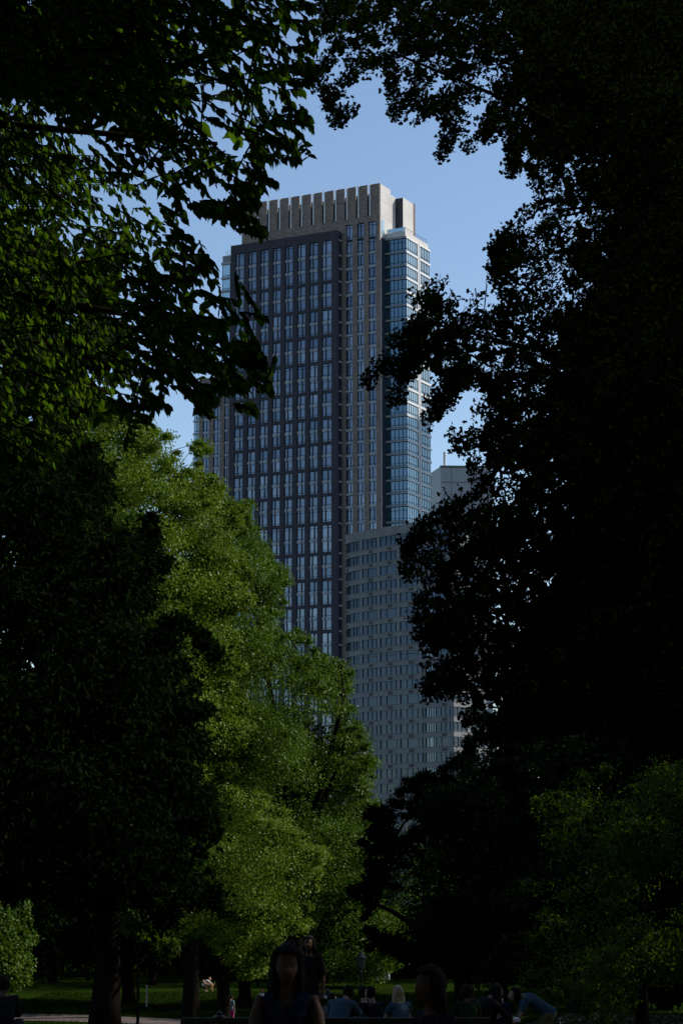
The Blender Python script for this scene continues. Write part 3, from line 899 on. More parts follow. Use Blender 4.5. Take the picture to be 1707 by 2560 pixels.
def patchy(wl, seed, lo=.25):
    r = np.random.default_rng(seed); f = np.zeros(CX.shape)
    for k in range(7):
        a = r.uniform(0, math.pi); w = 2 * math.pi / (wl * r.uniform(.6, 1.6)); f += np.sin((CX * math.cos(a) + CY * math.sin(a)) * w + r.uniform(0, 6))
    return np.clip(.6 + f * .45, lo, 1.7)
# ---- sprays: a hanging twig with alternating leaves (near trees)
def sprays(mask, n, Yr, length, per, leaf, tmpl, out_dir, droop, edge_w=.5, full=6, tilt=.6, weight=None, seg=4, pair=False, taper=True, tuft=None, tip_dir=None):
    x, y, d = mask.sample(n, edge_w, full, weight)
    Y = rng.uniform(Yr[0], Yr[1], n)
    tip = P(x, y, Y)
    dirv = unit(np.array(out_dir) + rng.normal(size=(n, 3)) * np.array([.45, .6, .4]))
    L = length * rng.uniform(.55, 1.15, n) * (.3 + .7 * np.clip(d / 120, 0, 1))
    tt = np.linspace(0, 1, seg + 1)
    # twig curve: starts back along -dir, bends down at the tip
    pts_ = tip[:, None, :] - dirv[:, None, :] * (L[:, None] * (1 - tt)[None, :])[..., None]
    pts_[..., 2] += (L[:, None] * droop * (1 - tt[None, :] ** 2) * .5)
    P0 = pts_[:, :-1].reshape(-1, 3); P1 = pts_[:, 1:].reshape(-1, 3)
    m = per
    s = np.tile((np.arange(m) + .4) / m, (n, 1)) + rng.uniform(-.3, .3, (n, m)) / m
    s = np.clip(s, 0.02, 1.0)
    k = np.minimum((s * seg).astype(int), seg - 1); fr_ = s * seg - k
    ii = np.arange(n)[:, None]
    pos = pts_[ii, k] * (1 - fr_[..., None]) + pts_[ii, k + 1] * fr_[..., None]
    dloc = unit(pts_[ii, k + 1] - pts_[ii, k])
    sidev = unit(np.cross(dloc, np.array([0, 0, 1.0])))
    sgn = np.where(np.arange(m) % 2 == 0, 1.0, -1.0)[None, :, None]
    if tuft is None:
        ax = unit(dloc * .5 + sidev * sgn * .5 + np.array([.12, 0, -.75 - droop * .3]) + .28 * rng.normal(size=(n, m, 3)))
        nr = unit(np.array([0, -.75, tilt * .5]) + sidev * sgn * .3 + .5 * rng.normal(size=(n, m, 3)))
        pos, ax, nr = pos.reshape(-1, 3), ax.reshape(-1, 3), nr.reshape(-1, 3)
    else:                                                     # ginkgo: tufts of fan leaves at each spur
        pos = np.repeat(pos.reshape(-1, 3), tuft, 0); q = len(pos)
        ax = unit(rng.normal(size=(q, 3)) + np.array([0, 0, -.6]))
        pos = pos + ax * leaf * rng.uniform(.15, .9, (q, 1))
        nr = unit(rng.normal(size=(q, 3)) + np.array([0, 0, .25]))
    N = len(pos)
    tint = np.clip(rng.normal(.5, .25, N), 0, 1)
    return (pos, ax, nr, leaf * rng.uniform(.6, 1.15, N), tint), (P0, P1)
def heart(mask, n, Yr, leaf, dmin, weight=None, tuft=4):
    x, y, d = mask.sample(n * 2, .0, 14, weight)
    k = d > dmin; x, y = x[k][:n], y[k][:n]; n = len(x)
    p = np.repeat(P(x, y, rng.uniform(Yr[0], Yr[1], n)), tuft, 0); m = len(p)
    a = unit(rnd_unit(m) + np.array([0, 0, -.5]))
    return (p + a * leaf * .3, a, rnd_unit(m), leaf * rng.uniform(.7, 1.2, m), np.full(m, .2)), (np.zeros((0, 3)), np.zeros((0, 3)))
def near_tree(name, label, base, parts, tmpl, mat, boughs, r_twig, trunk=None, extra=None):
    base = np.array(base, float)
    root = empty(name, tuple(base), 0, label, 'tree')
    cat_ = [np.concatenate([p[0][i] for p in parts]) for i in range(5)]
    me = leaf_mesh('crown', cat_[0] - base, cat_[1], cat_[2], cat_[3], cat_[4], tmpl)
    link('crown', me, mat, root)
    mb = MB()
    for p in parts:
        P0, P1 = p[1]
        twig_mesh_into(mb, P0 - base, P1 - base, np.full(len(P0), r_twig), np.full(len(P0), r_twig * .7))
    for pth, r0, r1 in boughs:
        pth = [np.array(q) - base for q in pth]
        mb.tube(pth, list(np.linspace(r0, r1, len(pth))), 8)
    if trunk:
        mb.tube([np.array(q) - base for q in trunk[0]], trunk[1], 16)
    mb.build('trunk', M['bark'], root, smooth=True)
    return root
# ------------------------------------------------------------------ TREES
# (1) near overhanging elm, top left: dark hanging sprays, trunk out of view on the left
EA = Mask(polys=[D((-300, -300), (735, -300), (725, 20), (730, 120), (742, 160), (720, 200), (700, 250), (712, 285), (690, 320), (700, 365), (640, 370), (620, 420), (590, 400), (585, 460), (600, 530), (560, 510), (520, 505), (470, 495), (425, 505), (400, 470), (330, 420), (270, 400), (230, 330), (215, 290), (150, 280), (60, 240), (0, 235), (-300, 300))])
EA_hole = Mask(polys=[D((560, 60), (640, 90), (620, 180), (560, 130)), D((470, 250), (560, 260), (560, 330), (480, 320)), D((250, 290), (330, 300), (300, 350), (260, 340)), D((600, 200), (660, 230), (650, 300), (600, 290))])
wA = np.where(EA_hole.m, .25, 1.0) * np.where(CX < 400, 1.35, 1.0) * np.where(CY < 250, 1.25, .85)
wA = wA * patchy(120, 3, .2) * np.where((CX > -320) & (CY > -330), 1, .0)
pA = sprays(EA, 1350, (9.3, 11.8), .46, 10, .06, ELM, (.75, -.15, -.35), .35, .75, 9, weight=wA)
tipsA = D((742, 165), (735, 175), (712, 290), (700, 360), (705, 368), (690, 345), (668, 330), (625, 410), (603, 535), (598, 525), (565, 515), (545, 505), (588, 470), (430, 505), (735, 60), (728, 110), (600, 430), (640, 365), (460, 495), (500, 490))
EAt = Mask(strokes=[([q, (q[0] - 14, q[1] - 10)], 12, 16) for q in tipsA])
pAt = sprays(EAt, 90, (10.4, 11.4), .4, 9, .062, ELM, (.8, -.1, -.45), .3, 1, 1)
# farther boughs of the same tree that catch light from behind
EB = Mask(polys=[D((-300, 240), (60, 240), (180, 285), (260, 400), (380, 450), (415, 500), (440, 560), (450, 580), (430, 610), (470, 680), (540, 690), (520, 750), (560, 830), (610, 830), (600, 905), (560, 890), (540, 855), (520, 900), (490, 930), (480, 950), (440, 900), (400, 860), (370, 870), (375, 930), (355, 975), (320, 965), (290, 940), (270, 960), (200, 1000), (100, 1080), (-300, 1150))])
EB_hole = Mask(polys=[D((360, 740), (430, 750), (430, 800), (370, 790)), D((235, 300), (300, 330), (290, 380), (240, 350)), D((400, 660), (470, 690), (430, 730), (390, 700)), D((0, 700), (60, 700), (60, 760), (0, 760))])
wB = np.where(EB_hole.m, .2, 1.0) * patchy(110, 8, .1) * np.where((CX > 260) & (CY > 480), .6, 1.0) * np.where(CX < 300, 1.5, 1)
dark_part = (CX > 395) & (CY > 690)
pB = sprays(EB, 1150, (13.5, 19.5), .56, 10, .07, ELM, (.75, -.15, -.3), .3, .7, 8, weight=wB * np.where(dark_part, 0, 1))
pB2 = sprays(EB, 150, (9.8, 11.8), .42, 10, .06, ELM, (.8, -.15, -.3), .3, .8, 6, weight=wB * np.where(dark_part, 1, 0))
pB3 = sprays(EB, 170, (10.0, 12.4), .46, 10, .062, ELM, (.8, -.15, -.3), .3, .8, 6, weight=wB * np.where(dark_part, 0, 1))
tipsB = D((612, 735), (600, 720), (540, 685), (575, 735), (626, 885), (606, 830), (610, 935), (600, 920), (560, 880), (495, 930), (485, 945), (460, 900), (350, 975), (325, 965), (478, 620), (450, 640), (495, 618), (460, 575), (445, 540), (380, 930), (375, 940), (590, 800))
EBt = Mask(strokes=[([q, (q[0] - 24, q[1] - 16)], 13, 18) for q in tipsB])
pBt = sprays(EBt, 80, (10.4, 11.6), .46, 10, .062, ELM, (.85, -.1, -.35), .3, 1, 1)
ebase = (-9.5, 13.0, float(ground(-9.5, 13.0)))
boughsA = []
for q, Y in (((60, 60), 12.5), ((420, 120), 12), ((640, 60), 11.5), ((500, 330), 12), ((300, 250), 12), ((150, 450), 16), ((330, 620), 17), ((420, 800), 16.5), ((150, 800), 17), ((480, 560 + 200), 15), ((250, 900), 17)):
    boughsA.append((limb_path((-9.3, 13.2, 5.0), P(q[0] / S, q[1] / S, Y), 10, .12, .05), .13, .012))
hA = heart(EA, 900, (13.2, 14.5), .17, 60, wA * np.where((CX < 420) & (CY < 300), 1, .12))
hB = heart(EB, 1300, (19, 21.5), .2, 55, wB * np.where((CX < 300) & (CY > 620), 1, .1))
near_tree('overhanging_elm', 'big leaved tree reaching in from the upper left with dark hanging twigs', ebase, [pA, pAt, pB, pB2, pB3, pBt, hA, hB], ELM, LM['near'], boughsA, .006,
          ([(-9.5, 13, ebase[2] - .4), (-9.55, 13, 0.6), (-9.4, 13.1, 2.5), (-9.3, 13.2, 5.1), (-9.0, 13.0, 8.0)], [.6, .44, .4, .36, .2]))

# (2) ginkgo at right: silhouette of small fan leaves, trunk out of view on the right
GST = [([(866, 183), (815, 244), (842, 308)], 26, 13), ([(963, 152), (974, 232), (979, 280)], 22, 12), ([(1037, 201), (1020, 254)], 20, 10), ([(1140, 244), (1080, 262), (1034, 303)], 20, 9), ([(1116, 262), (1118, 341), (1093, 386)], 24, 14),
             ([(1238, 262), (1222, 330), (1160, 368)], 22, 10), ([(1285, 305), (1275, 427)], 22, 14), ([(1085, 770), (1052, 735)], 26, 9), ([(1060, 820), (1018, 835), (976, 854)], 20, 9), ([(1080, 870), (1043, 884), (945, 925), (903, 957)], 28, 8),
             ([(1012, 900), (1000, 950), (986, 1003)], 20, 11), ([(1130, 965), (1090, 1010), (1072, 1060)], 26, 10), ([(1085, 1290), (1045, 1320), (1015, 1380), (1005, 1440)], 15, 7), ([(1100, 1725), (1064, 1742)], 20, 12), ([(1190, 1805), (1154, 1785)], 20, 10),
             ([(1255, 700), (1238, 640), (1262, 600)], 22, 14), ([(830, -20), (820, 60), (845, 120)], 26, 14)]
GA = Mask(polys=[
    [(790, -300), (2500, -300), (2500, 1880), (1640, 1895), (1448, 1840), (1285, 1850), (1208, 1840), (1154, 1785), (1127, 1742), (1075, 1725), (1061, 1644), (1040, 1600), (1029, 1524), (1045, 1459), (1030, 1400), (1060, 1317), (1100, 1285), (1154, 1252), (1181, 1208), (1165, 1160), (1145, 1132), (1160, 1094), (1181, 1034), (1203, 996), (1181, 969), (1143, 975), (1100, 990), (1085, 940), (1060, 920), (1030, 900), (1035, 865), (1060, 850), (1075, 820), (1060, 760), (1085, 752), (1143, 770), (1198, 784), (1240, 770), (1236, 719), (1230, 675), (1262, 640), (1275, 600), (1285, 540), (1310, 500), (1322, 468), (1310, 400), (1290, 330), (1270, 280), (1230, 262), (1160, 262), (1120, 255), (1050, 215), (990, 185), (930, 175), (890, 165), (850, 200), (815, 215), (800, 235), (850, 130), (800, 110), (785, 60)]],
    strokes=GST)
GAh = Mask(polys=[D((800, 130), (850, 95), (850, 110), (815, 140)), D((1240, 960 - 300), (1300, 700), (1260, 730), (1210, 700)), D((1085, 880), (1110, 880), (1100, 910)), D((1130, 1310), (1165, 1290), (1155, 1400), (1140, 1480), (1130, 1420)), D((1060, 520 + 500), (1090, 1040), (1070, 1060)), D((1120, 1110), (1160, 1110), (1150, 1160), (1120, 1150))])
GAc = in_poly(D((1230, 400), (1420, 250), (1420, 500), (1400, 700), (1200, 760), (1170, 640)), CX, CY)
GAd = in_poly(D((1180, -300), (2300, -300), (2300, 1760), (1180, 1760), (1280, 1200), (1330, 700), (1240, 300)), CX, CY)
wG = np.where(GAh.m, .12, 1.0) * np.where(GAc, .7, 1.0) * np.where(GAd, 1.25, 1.0) * np.where(CX > 1850, .45, 1.0) * np.where(CY < -120, .4, 1) * np.where((CX < 1150) & (CY < 420), .8, 1) * patchy(90, 5, .35)
hG = heart(GA, 7500, (25, 28.5), .24, 60, wG * np.where(GAd, 1.3, .3) * np.where(GAc, .12, 1))
pG = sprays(GA, 7600, (18.5, 27), .6, 5, .058, GINK, (-.75, -.2, -.55), .3, 1.1, 7, tuft=5, weight=wG)
tipsG = D((732, 215), (745, 160), (1135, 640), (1130, 600), (1045, 1040), (970, 1595), (970, 1470), (955, 1420), (1165, 390), (1175, 350), (990, 690), (1110, 290), (930, 1300))
GAt = Mask(strokes=[([q, (q[0] + 14, q[1] - 26)], 12, 16) for q in tipsG])
pGt = sprays(GAt, 60, (20.5, 22.5), .45, 5, .058, GINK, (-.35, -.1, -.85), .2, 1, 1, tuft=5)
pGs = sprays(Mask(strokes=[(a, b * .8, c * .8) for a, b, c in GST]), 380, (20.5, 23), .3, 5, .055, GINK, (-.4, -.1, -.85), .2, 1, 1, tuft=4)
gbase = (9.2, 24.0, float(ground(9.2, 24.0)))
boughsG = []
for q, Y in (((1450, 100), 23), ((1100, 120), 22), ((900, 120), 21.5), ((1300, 480), 22), ((1400, 800), 23), ((1100, 780), 21.5), ((980, 740), 21), ((1200, 1000), 22), ((1300, 1300), 23), ((1080, 1250), 21.5), ((1100, 1550), 22), ((1400, 1600), 23), ((1500, 500), 25), ((1500, 1200), 25)):
    boughsG.append((limb_path((9.0, 24.0, 2.5 + rng.uniform(0, 7)), P(q[0] / S, q[1] / S, Y), 10, .1, .04), .12, .012))
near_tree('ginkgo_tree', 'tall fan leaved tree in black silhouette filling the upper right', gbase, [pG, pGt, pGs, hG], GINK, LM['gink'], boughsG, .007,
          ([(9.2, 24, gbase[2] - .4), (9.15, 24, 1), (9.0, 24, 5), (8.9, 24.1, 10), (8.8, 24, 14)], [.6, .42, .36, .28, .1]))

# (3) dark shade tree with the visible trunk, left middle ground
TC = Mask(polys=[D((-300, 1000), (100, 990), (200, 1020), (230, 1100), (250, 1200), (330, 1240), (350, 1270), (330, 1330), (380, 1380), (395, 1420), (390, 1480), (430, 1540), (450, 1600), (410, 1650), (430, 1710), (470, 1790), (460, 1830), (445, 1870), (500, 1925), (480, 1940), (450, 1960), (465, 2040), (430, 2060), (420, 2050), (380, 2090), (300, 2060), (230, 2040), (180, 2080), (60, 2050), (-300, 2100))],
          strokes=[(D((430, 1440), (490, 1500)), 20, 10), (D((450, 1860), (535, 1925)), 20, 9), (D((440, 1630), (500, 1640)), 20, 9)], ragged=58)
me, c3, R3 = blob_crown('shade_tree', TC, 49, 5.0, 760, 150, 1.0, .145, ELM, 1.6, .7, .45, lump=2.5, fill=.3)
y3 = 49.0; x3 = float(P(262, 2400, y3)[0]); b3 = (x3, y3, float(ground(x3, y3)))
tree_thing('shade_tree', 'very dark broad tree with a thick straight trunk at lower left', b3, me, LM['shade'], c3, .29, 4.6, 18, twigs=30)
# low sunlit branch of the shade tree
# (4) linden behind it, yellow green top
TL = Mask(polys=[D((120, 1000), (200, 960), (260, 945), (300, 965), (330, 975), (368, 985), (385, 1010), (392, 1055), (420, 1060), (462, 1025), (466, 1040), (445, 1080), (490, 1120), (515, 1165), (540, 1200), (560, 1330), (530, 1450), (540, 1560), (560, 1700), (480, 1800), (400, 1850), (150, 1850), (100, 1300))], strokes=[(D((440, 1090), (462, 1028)), 22, 9)], ragged=34)
me, c4, R4 = blob_crown('linden', TL, 98, 7, 780, 380, 1.4, .125, MAPLE, 1.4, .45, .6, sq=.5, fill=.22, core=200)
y4 = 99.0; x4 = float(P(474, 2400, y4)[0])
tree_thing('linden_tree', 'yellow green sunlit tree whose top rises left of the tall tower', (x4, y4, float(ground(x4, y4))), me, LM['lime'], c4, .38, 7, 22, twigs=60)
TL2 = Mask(polys=[D((-200, 1010), (150, 1000), (300, 1000), (360, 1060), (380, 1200), (420, 1400), (400, 1700), (-200, 1700))])
me, c4b, R4b = blob_crown('linden', TL2, 122, 6, 420, 200, 1.9, .2, MAPLE, 1.0, .45, .6, fill=.6, core=160)
y4b = 122.0; x4b = float(P(262, 2400, y4b)[0])
tree_thing('linden_tree', 'deep green tree behind the dark tree with the thick trunk, filling in at the left', (x4b, y4b, float(ground(x4b, y4b))), me, LM['oak'], c4b, .4, 7, 18)
# (5) oak, middle green, its right edge against the block
TO = Mask(polys=[D((500, 1150), (545, 1160), (553, 1200), (590, 1225), (610, 1260), (615, 1300), (638, 1320), (634, 1375), (655, 1400), (620, 1435), (600, 1450), (620, 1470), (675, 1455), (685, 1500), (730, 1520), (790, 1530), (770, 1560), (800, 1600), (790, 1650), (830, 1705), (795, 1725), (800, 1745), (850, 1755), (835, 1790), (862, 1850), (850, 1900), (865, 1940), (850, 1975), (862, 2010), (840, 2030), (780, 2080), (720, 2110), (640, 2120), (520, 2060), (430, 1900), (420, 1600), (400, 1400), (460, 1250))],
          strokes=[(D((830, 1740), (852, 1748)), 12, 8), (D((780, 1535), (793, 1533)), 10, 7), (D((640, 1470), (678, 1448)), 12, 8), (D((730, 1530), (745, 1512)), 12, 7), (D((840, 1850), (866, 1845)), 12, 7)], ragged=34)
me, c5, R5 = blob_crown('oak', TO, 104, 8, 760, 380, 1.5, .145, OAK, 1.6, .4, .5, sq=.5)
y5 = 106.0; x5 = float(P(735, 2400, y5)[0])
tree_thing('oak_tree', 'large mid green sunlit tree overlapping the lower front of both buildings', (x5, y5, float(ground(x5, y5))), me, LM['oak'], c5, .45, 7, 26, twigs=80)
# (6) maple in front, bright yellow green
TM = Mask(polys=[D((470, 1880), (500, 1840), (560, 1830), (600, 1835), (620, 1870), (670, 1900), (690, 1930), (715, 1945), (732, 1960), (722, 2000), (715, 2020), (690, 2060), (680, 2095), (690, 2130), (640, 2145), (620, 2160), (628, 2190), (590, 2200), (575, 2240), (540, 2225), (520, 2200), (480, 2150), (400, 2140), (300, 2100), (330, 2020), (440, 1960))], ragged=30)
me, c6, R6 = blob_crown('maple', TM, 87, 6, 430, 330, 1.1, .098, MAPLE, 1.6, .5, .6, sq=.55, lump=1.9)
y6 = 88.0; x6 = float(P(556, 2400, y6)[0])
tree_thing('maple_tree', 'small leaved bright yellow green tree low in front of the mid green tree', (x6, y6, float(ground(x6, y6))), me, LM['lime'], c6, .28, 4.5, 18, twigs=50)
# (7) low sunlit hanging branch beside the trunk belongs to a sapling
TS = Mask(polys=[D((290, 2060), (340, 2070), (370, 2110), (385, 2140), (400, 2160), (404, 2190), (392, 2208), (372, 2190), (340, 2180), (300, 2140), (280, 2100))], ragged=16)
me, c7, R7 = blob_crown('sapling', TS, 62, 1.2, 90, 110, .5, .12, ELM, 1.0, .9, .5)
TB = Mask(polys=[D((-120, 2040), (50, 2060), (70, 2110), (78, 2150), (60, 2190), (66, 2230), (40, 2270), (-120, 2290))], ragged=22)
meb, cb, Rb = blob_crown('bush', TB, 70, 2.0, 160, 120, .7, .11, MAPLE, 1.0, .5, .6)
xb = float(P(-60, 2400, 70)[0])
tree_thing('bush_tree', 'sunlit green bushy tree at the left border above the lawn', (xb, 70.0, float(ground(xb, 70.0))), meb, LM['oak'], cb, .12, 1.2, 10)
y7 = 62.5; x7 = float(P(318 / S, 2400, y7)[0])
tree_thing('sapling', 'small sunlit drooping young tree right of the thick trunk', (x7, y7, float(ground(x7, y7))), me, LM['locust'], c7, .045, 2.4, 8)
# (8) spreading dark tree, centre right
TY = Mask(polys=[D((870, 1880), (890, 1840), (950, 1810), (990, 1780), (1040, 1760), (1080, 1700), (1170, 1640), (1260, 1640), (1290, 1800), (1290, 2200), (1230, 2290), (1100, 2230), (900, 2200), (840, 2140), (840, 2020), (850, 1930))], holes=[D((905, 1890), (950, 1870), (975, 1885), (950, 1905), (900, 1915)), D((1070, 1960), (1100, 1960), (1105, 1985), (1085, 1995))], ragged=34)
me, c8, R8 = blob_crown('yew', TY, 72, 4.5, 560, 170, 1.0, .13, OAK, 1.6, .2, .9, sq=.4)
y8 = 72.0; x8 = float(P(1060 / S, 2400, y8)[0])
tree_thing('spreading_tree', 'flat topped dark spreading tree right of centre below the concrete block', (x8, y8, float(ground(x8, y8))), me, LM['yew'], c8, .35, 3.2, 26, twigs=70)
# (9) dark tree between it and the right hand tree
TK = Mask(polys=[D((1100, 1620), (1700, 1560), (2000, 1650), (2000, 2100), (1500, 2330), (1240, 2200), (1200, 1900))])
me, c9, R9 = blob_crown('dark', TK, 66, 5, 480, 110, 1.3, .18, OAK, 1.2, .4, .6)
y9 = 67.0; x9 = float(P(1330 / S, 2400, y9)[0])
tree_thing('dark_tree', 'black green tree mass behind the thin leaved tree at right', (x9, y9, float(ground(x9, y9))), me, LM['yew'], c9, .35, 4, 16, twigs=20)
# (10) honey locust at right
TH = Mask(polys=[D((1225, 1880), (1240, 1830), (1290, 1810), (1380, 1780), (1400, 1720), (1460, 1650), (1520, 1620), (1700, 1600), (1950, 1700), (1950, 2280), (1560, 2300), (1480, 2290), (1400, 2330), (1330, 2330), (1220, 2320), (1200, 2250), (1230, 2150), (1200, 2000), (1215, 1930))], ragged=34)
wH = np.where(CX < 1500, .3, 1.0) * patchy(160, 4, .15) * np.where((CX > 1550) & (CY > 2430), .25, 1)
me, c10, R10 = blob_crown('locust', TH, 51, 4.0, 520, 120, .75, .095, OAK, 1.2, .5, .7, sq=.5, weight=wH)
y10 = 51.0; x10 = float(P(1600, 2400, y10)[0])
tree_thing('locust_tree', 'thin leaved tree with flecks of light at lower right, standing in bark mulch', (x10, y10, float(ground(x10, y10))), me, LM['locust'], c10, .13, 2.6, 20, twigs=60)
# (11) park trees along the far edge of the lawn
def generic_crown(nm, w, h, n, per, r, leaf, tmpl, z0=2.0):
    u = rnd_unit(n); rad = rng.uniform(.35, 1, n) ** .5
    c = u * rad[:, None] * np.array([w / 2, w / 2, h / 2]); c[:, 2] += h * .5 + z0
    cnt_ = rng.poisson(per, n); ci = np.repeat(np.arange(n), cnt_); N = len(ci)
    uu = rnd_unit(N); pos = c[ci] + uu * (r * rng.uniform(.3, 1, N) ** .5)[:, None] * np.array([1, 1, .75])
    me_ = leaf_mesh(nm, pos, unit(uu + .8 * rnd_unit(N) + np.array([0, 0, -.3])), unit(rnd_unit(N) + np.array([0, 0, .6])), leaf * rng.uniform(.6, 1.2, N), np.clip(rng.normal(.45, .25, N), 0, 1), tmpl)
    return me_, c
def generic_tree(name, label, x, y, w, h, n, per, r, leaf, mat, tr, group=None, z0=2.0):
    b = np.array([x, y, float(ground(x, y))])
    me_, c = generic_crown('crown', w, h, n, per, r, leaf, OAK, z0)
    me_.transform(Matrix.Translation(Vector(b)))
    return tree_thing(name, label, b, me_, mat, c + b, tr, 3.2, 14, group)
far_a = generic_tree('background_tree', 'x', 0, 168, 13, 11, 130, 110, 1.5, .34, LM['oak'], .3)
far_b = generic_tree('background_tree', 'x', 9, 172, 12, 14, 130, 110, 1.5, .34, LM['shade'], .3)
bushy = generic_tree('background_tree', 'x', -20, 160, 9, 8, 110, 120, 1.2, .3, LM['oak'], .2, z0=.6)
shrub = generic_tree('shrub', 'x', 0, 178, 12, 5, 110, 130, 1.2, .32, LM['shade'], .1, z0=.1)
def place(o, x, y, sc, rz, label):
    o.location = (x, y, float(ground(x, y)) - .3); o.scale = (sc, sc, sc); o.rotation_euler = (0, 0, rz); o['label'] = label; o['group'] = 'trees along the far edge of the lawn'
lab = 'tree at the far edge of the lawn, '
spots = [(far_a, -30, 156, 1.0, 'leftmost, seen low at the left border'), (far_b, -22, 166, 1.1, 'dark, behind the thick trunk on its left'), (bushy, -27.5, 138, .75, 'sunlit bush like crown at the left border'),
         (far_b, -14, 160, 1.0, 'just right of the thick trunk'), (far_a, -8, 170, .95, 'behind the crouching person and tan dog'), (far_b, -1, 164, .9, 'behind the woman on the bench'),
         (bushy, 1.5, 158, .8, 'low, sunlit, left of the lantern'), (far_a, 5, 172, .9, 'behind the lantern'), (far_b, 13, 176, 1.0, 'dark, right of the lantern'), (far_b, 22, 170, 1.0, 'behind the mulch bed'), (far_a, 32, 165, 1.1, 'at the right border'), (far_b, -40, 170, 1.2, 'beyond the left border')]
used = set()
for i in range(12):
    spots.append((shrub, -50 + i * 8.6, 176 + 4 * math.sin(i * 2), 1.15, 'shrub number %d' % i))
SHL = ['beyond the left border', 'at the left border', 'left of the thick trunk', 'behind the thick trunk', 'behind the crouching person', 'behind the walker', 'behind the seated woman', 'behind the lantern', 'right of the lantern', 'behind the bending person', 'behind the mulch bed', 'at the right border']
for o, x, y, sc_, l in spots:
    q = o if id(o) not in used else copy_tree(o)
    used.add(id(o))
    if o is shrub:
        place(q, x, y, sc_, rng.uniform(0, 6), 'dark shrub in the hedge at the end of the lawn, ' + SHL[int(l.split()[-1])]); q['group'] = 'shrubs in the far hedge'; q['category'] = 'shrub'
    else: place(q, x, y, sc_, rng.uniform(0, 6), lab + l)
# (12) big plane trees out of view on the right and behind the viewer: they shade the near part of the park
plane_thin = generic_tree('plane_tree', 'tall airy plane tree right of the thin leaved tree, beyond the right border', 23, 50, 17, 22, 130, 90, 1.7, .4, LM['shade'], .45)
plane = generic_tree('plane_tree', 'tall broad tree out of view', 31, 64, 17, 22, 260, 110, 1.9, .5, LM['shade'], .5)
plane['label'] = 'tallest plane tree far right of the picnic lawn'
canopy = generic_tree('plane_tree', 'tall plane tree whose crown hangs over the viewer from the right', 7.5, 2, 20, 11, 240, 110, 1.9, .45, LM['shade'], .45, z0=8.5)
canopy_b = copy_tree(canopy); canopy_b.location = (-8.5, 0, .3); canopy_b.rotation_euler = (0, 0, 2); canopy_b['label'] = 'tall plane tree whose crown hangs over the viewer from the left'
for i, (x, y, sc_, l) in enumerate(((-21, 126, .85, 'leftmost of the five plane trees behind the lawn'), (-13.5, 137, .85, 'plane tree behind the linden'), (-6, 133, .8, 'plane tree behind the oak'), (9.5, 128, .62, 'plane tree behind the spreading tree'), (15, 141, .8, 'plane tree behind the dark tree'))):
    q = copy_tree(plane); q.location = (x, y, float(ground(x, y)) - .3); q.scale = (sc_,) * 3; q.rotation_euler = (0, 0, x); q['label'] = l
for i, (x, y) in enumerate(((-24, -14), (-12, -24), (2, -28), (15, -22), (26, -8), (-22, 8), (24, 22))):
    q = copy_tree(plane); q.location = (x, y, float(ground(x, y)) - 1.0); q.scale = (.95,) * 3; q.rotation_euler = (0, 0, x)
    q['label'] = 'plane tree in the belt behind the viewer, ' + ['far left', 'left of the middle', 'in the middle', 'right of the middle', 'far right', 'nearest on the left', 'nearest on the right'][i]
for x, y, sc_, l in ((15.5, 37, .95, 'tall plane tree right of the ginkgo, beyond the right border'), (12.5, 9.0, .8, 'plane tree close to the viewer on the right'), (5.0, -8, .8, 'plane tree behind the viewer on the right'), (-6, -7, .8, 'plane tree behind the viewer on the left'),
                     (24, 103, .9, 'plane tree right of the path, hidden behind the thin leaved tree'), (19, 128, .9, 'plane tree beyond the path at right'), (26, 146, 1.0, 'farthest plane tree at right'), (-34, 100, 1.0, 'plane tree left of the path, beyond the left border'), (-27, 74, 1.0, 'plane tree beyond the left border, farther than the thick trunk'), (-36, 126, 1.1, 'farthest plane tree beyond the left border'),
                     (-15, 28, .8, 'plane tree left of the picnic lawn, beyond the left border')):
    q = copy_tree(plane); q.location = (x, y, float(ground(x, y)) - .3); q.scale = (sc_,) * 3; q.rotation_euler = (0, 0, x); q['label'] = l
for o in bpy.data.objects:
    if o.name.startswith('plane_tree') and o.parent is None: o['group'] = 'plane trees around the viewer'
# ------------------------------------------------------------------ PEOPLE
def ell_tube(mb, pts, rads, sides=12, ref=(0, 1, 0)):
    """tube with elliptical sections; rads = (half width, half depth); ref = the direction of depth"""
    pts = [Vector(p) for p in pts]; n = len(pts); base = len(mb.v)
    for i, p in enumerate(pts):
        d = (pts[min(i + 1, n - 1)] - pts[max(i - 1, 0)]).normalized()
        r = Vector(ref); r = r - d * r.dot(d)
        if r.length < .1: r = Vector((0, 0, 1)) - d * d.z
        r.normalize(); a = d.cross(r)
        for k in range(sides):
            t = 2 * math.pi * k / sides
            mb.v.append(tuple(p + a * math.cos(t) * rads[i][0] + r * math.sin(t) * rads[i][1]))
    for i in range(n - 1):
        for k in range(sides):
            k2 = (k + 1) % sides
            mb.f.append((base + i * sides + k, base + i * sides + k2, base + (i + 1) * sides + k2, base + (i + 1) * sides + k)); mb.m.append(0)
    for e, rev in ((0, True), (n - 1, False)):
        f = tuple(base + e * sides + k for k in range(sides)); mb.f.append(f[::-1] if rev else f); mb.m.append(0)
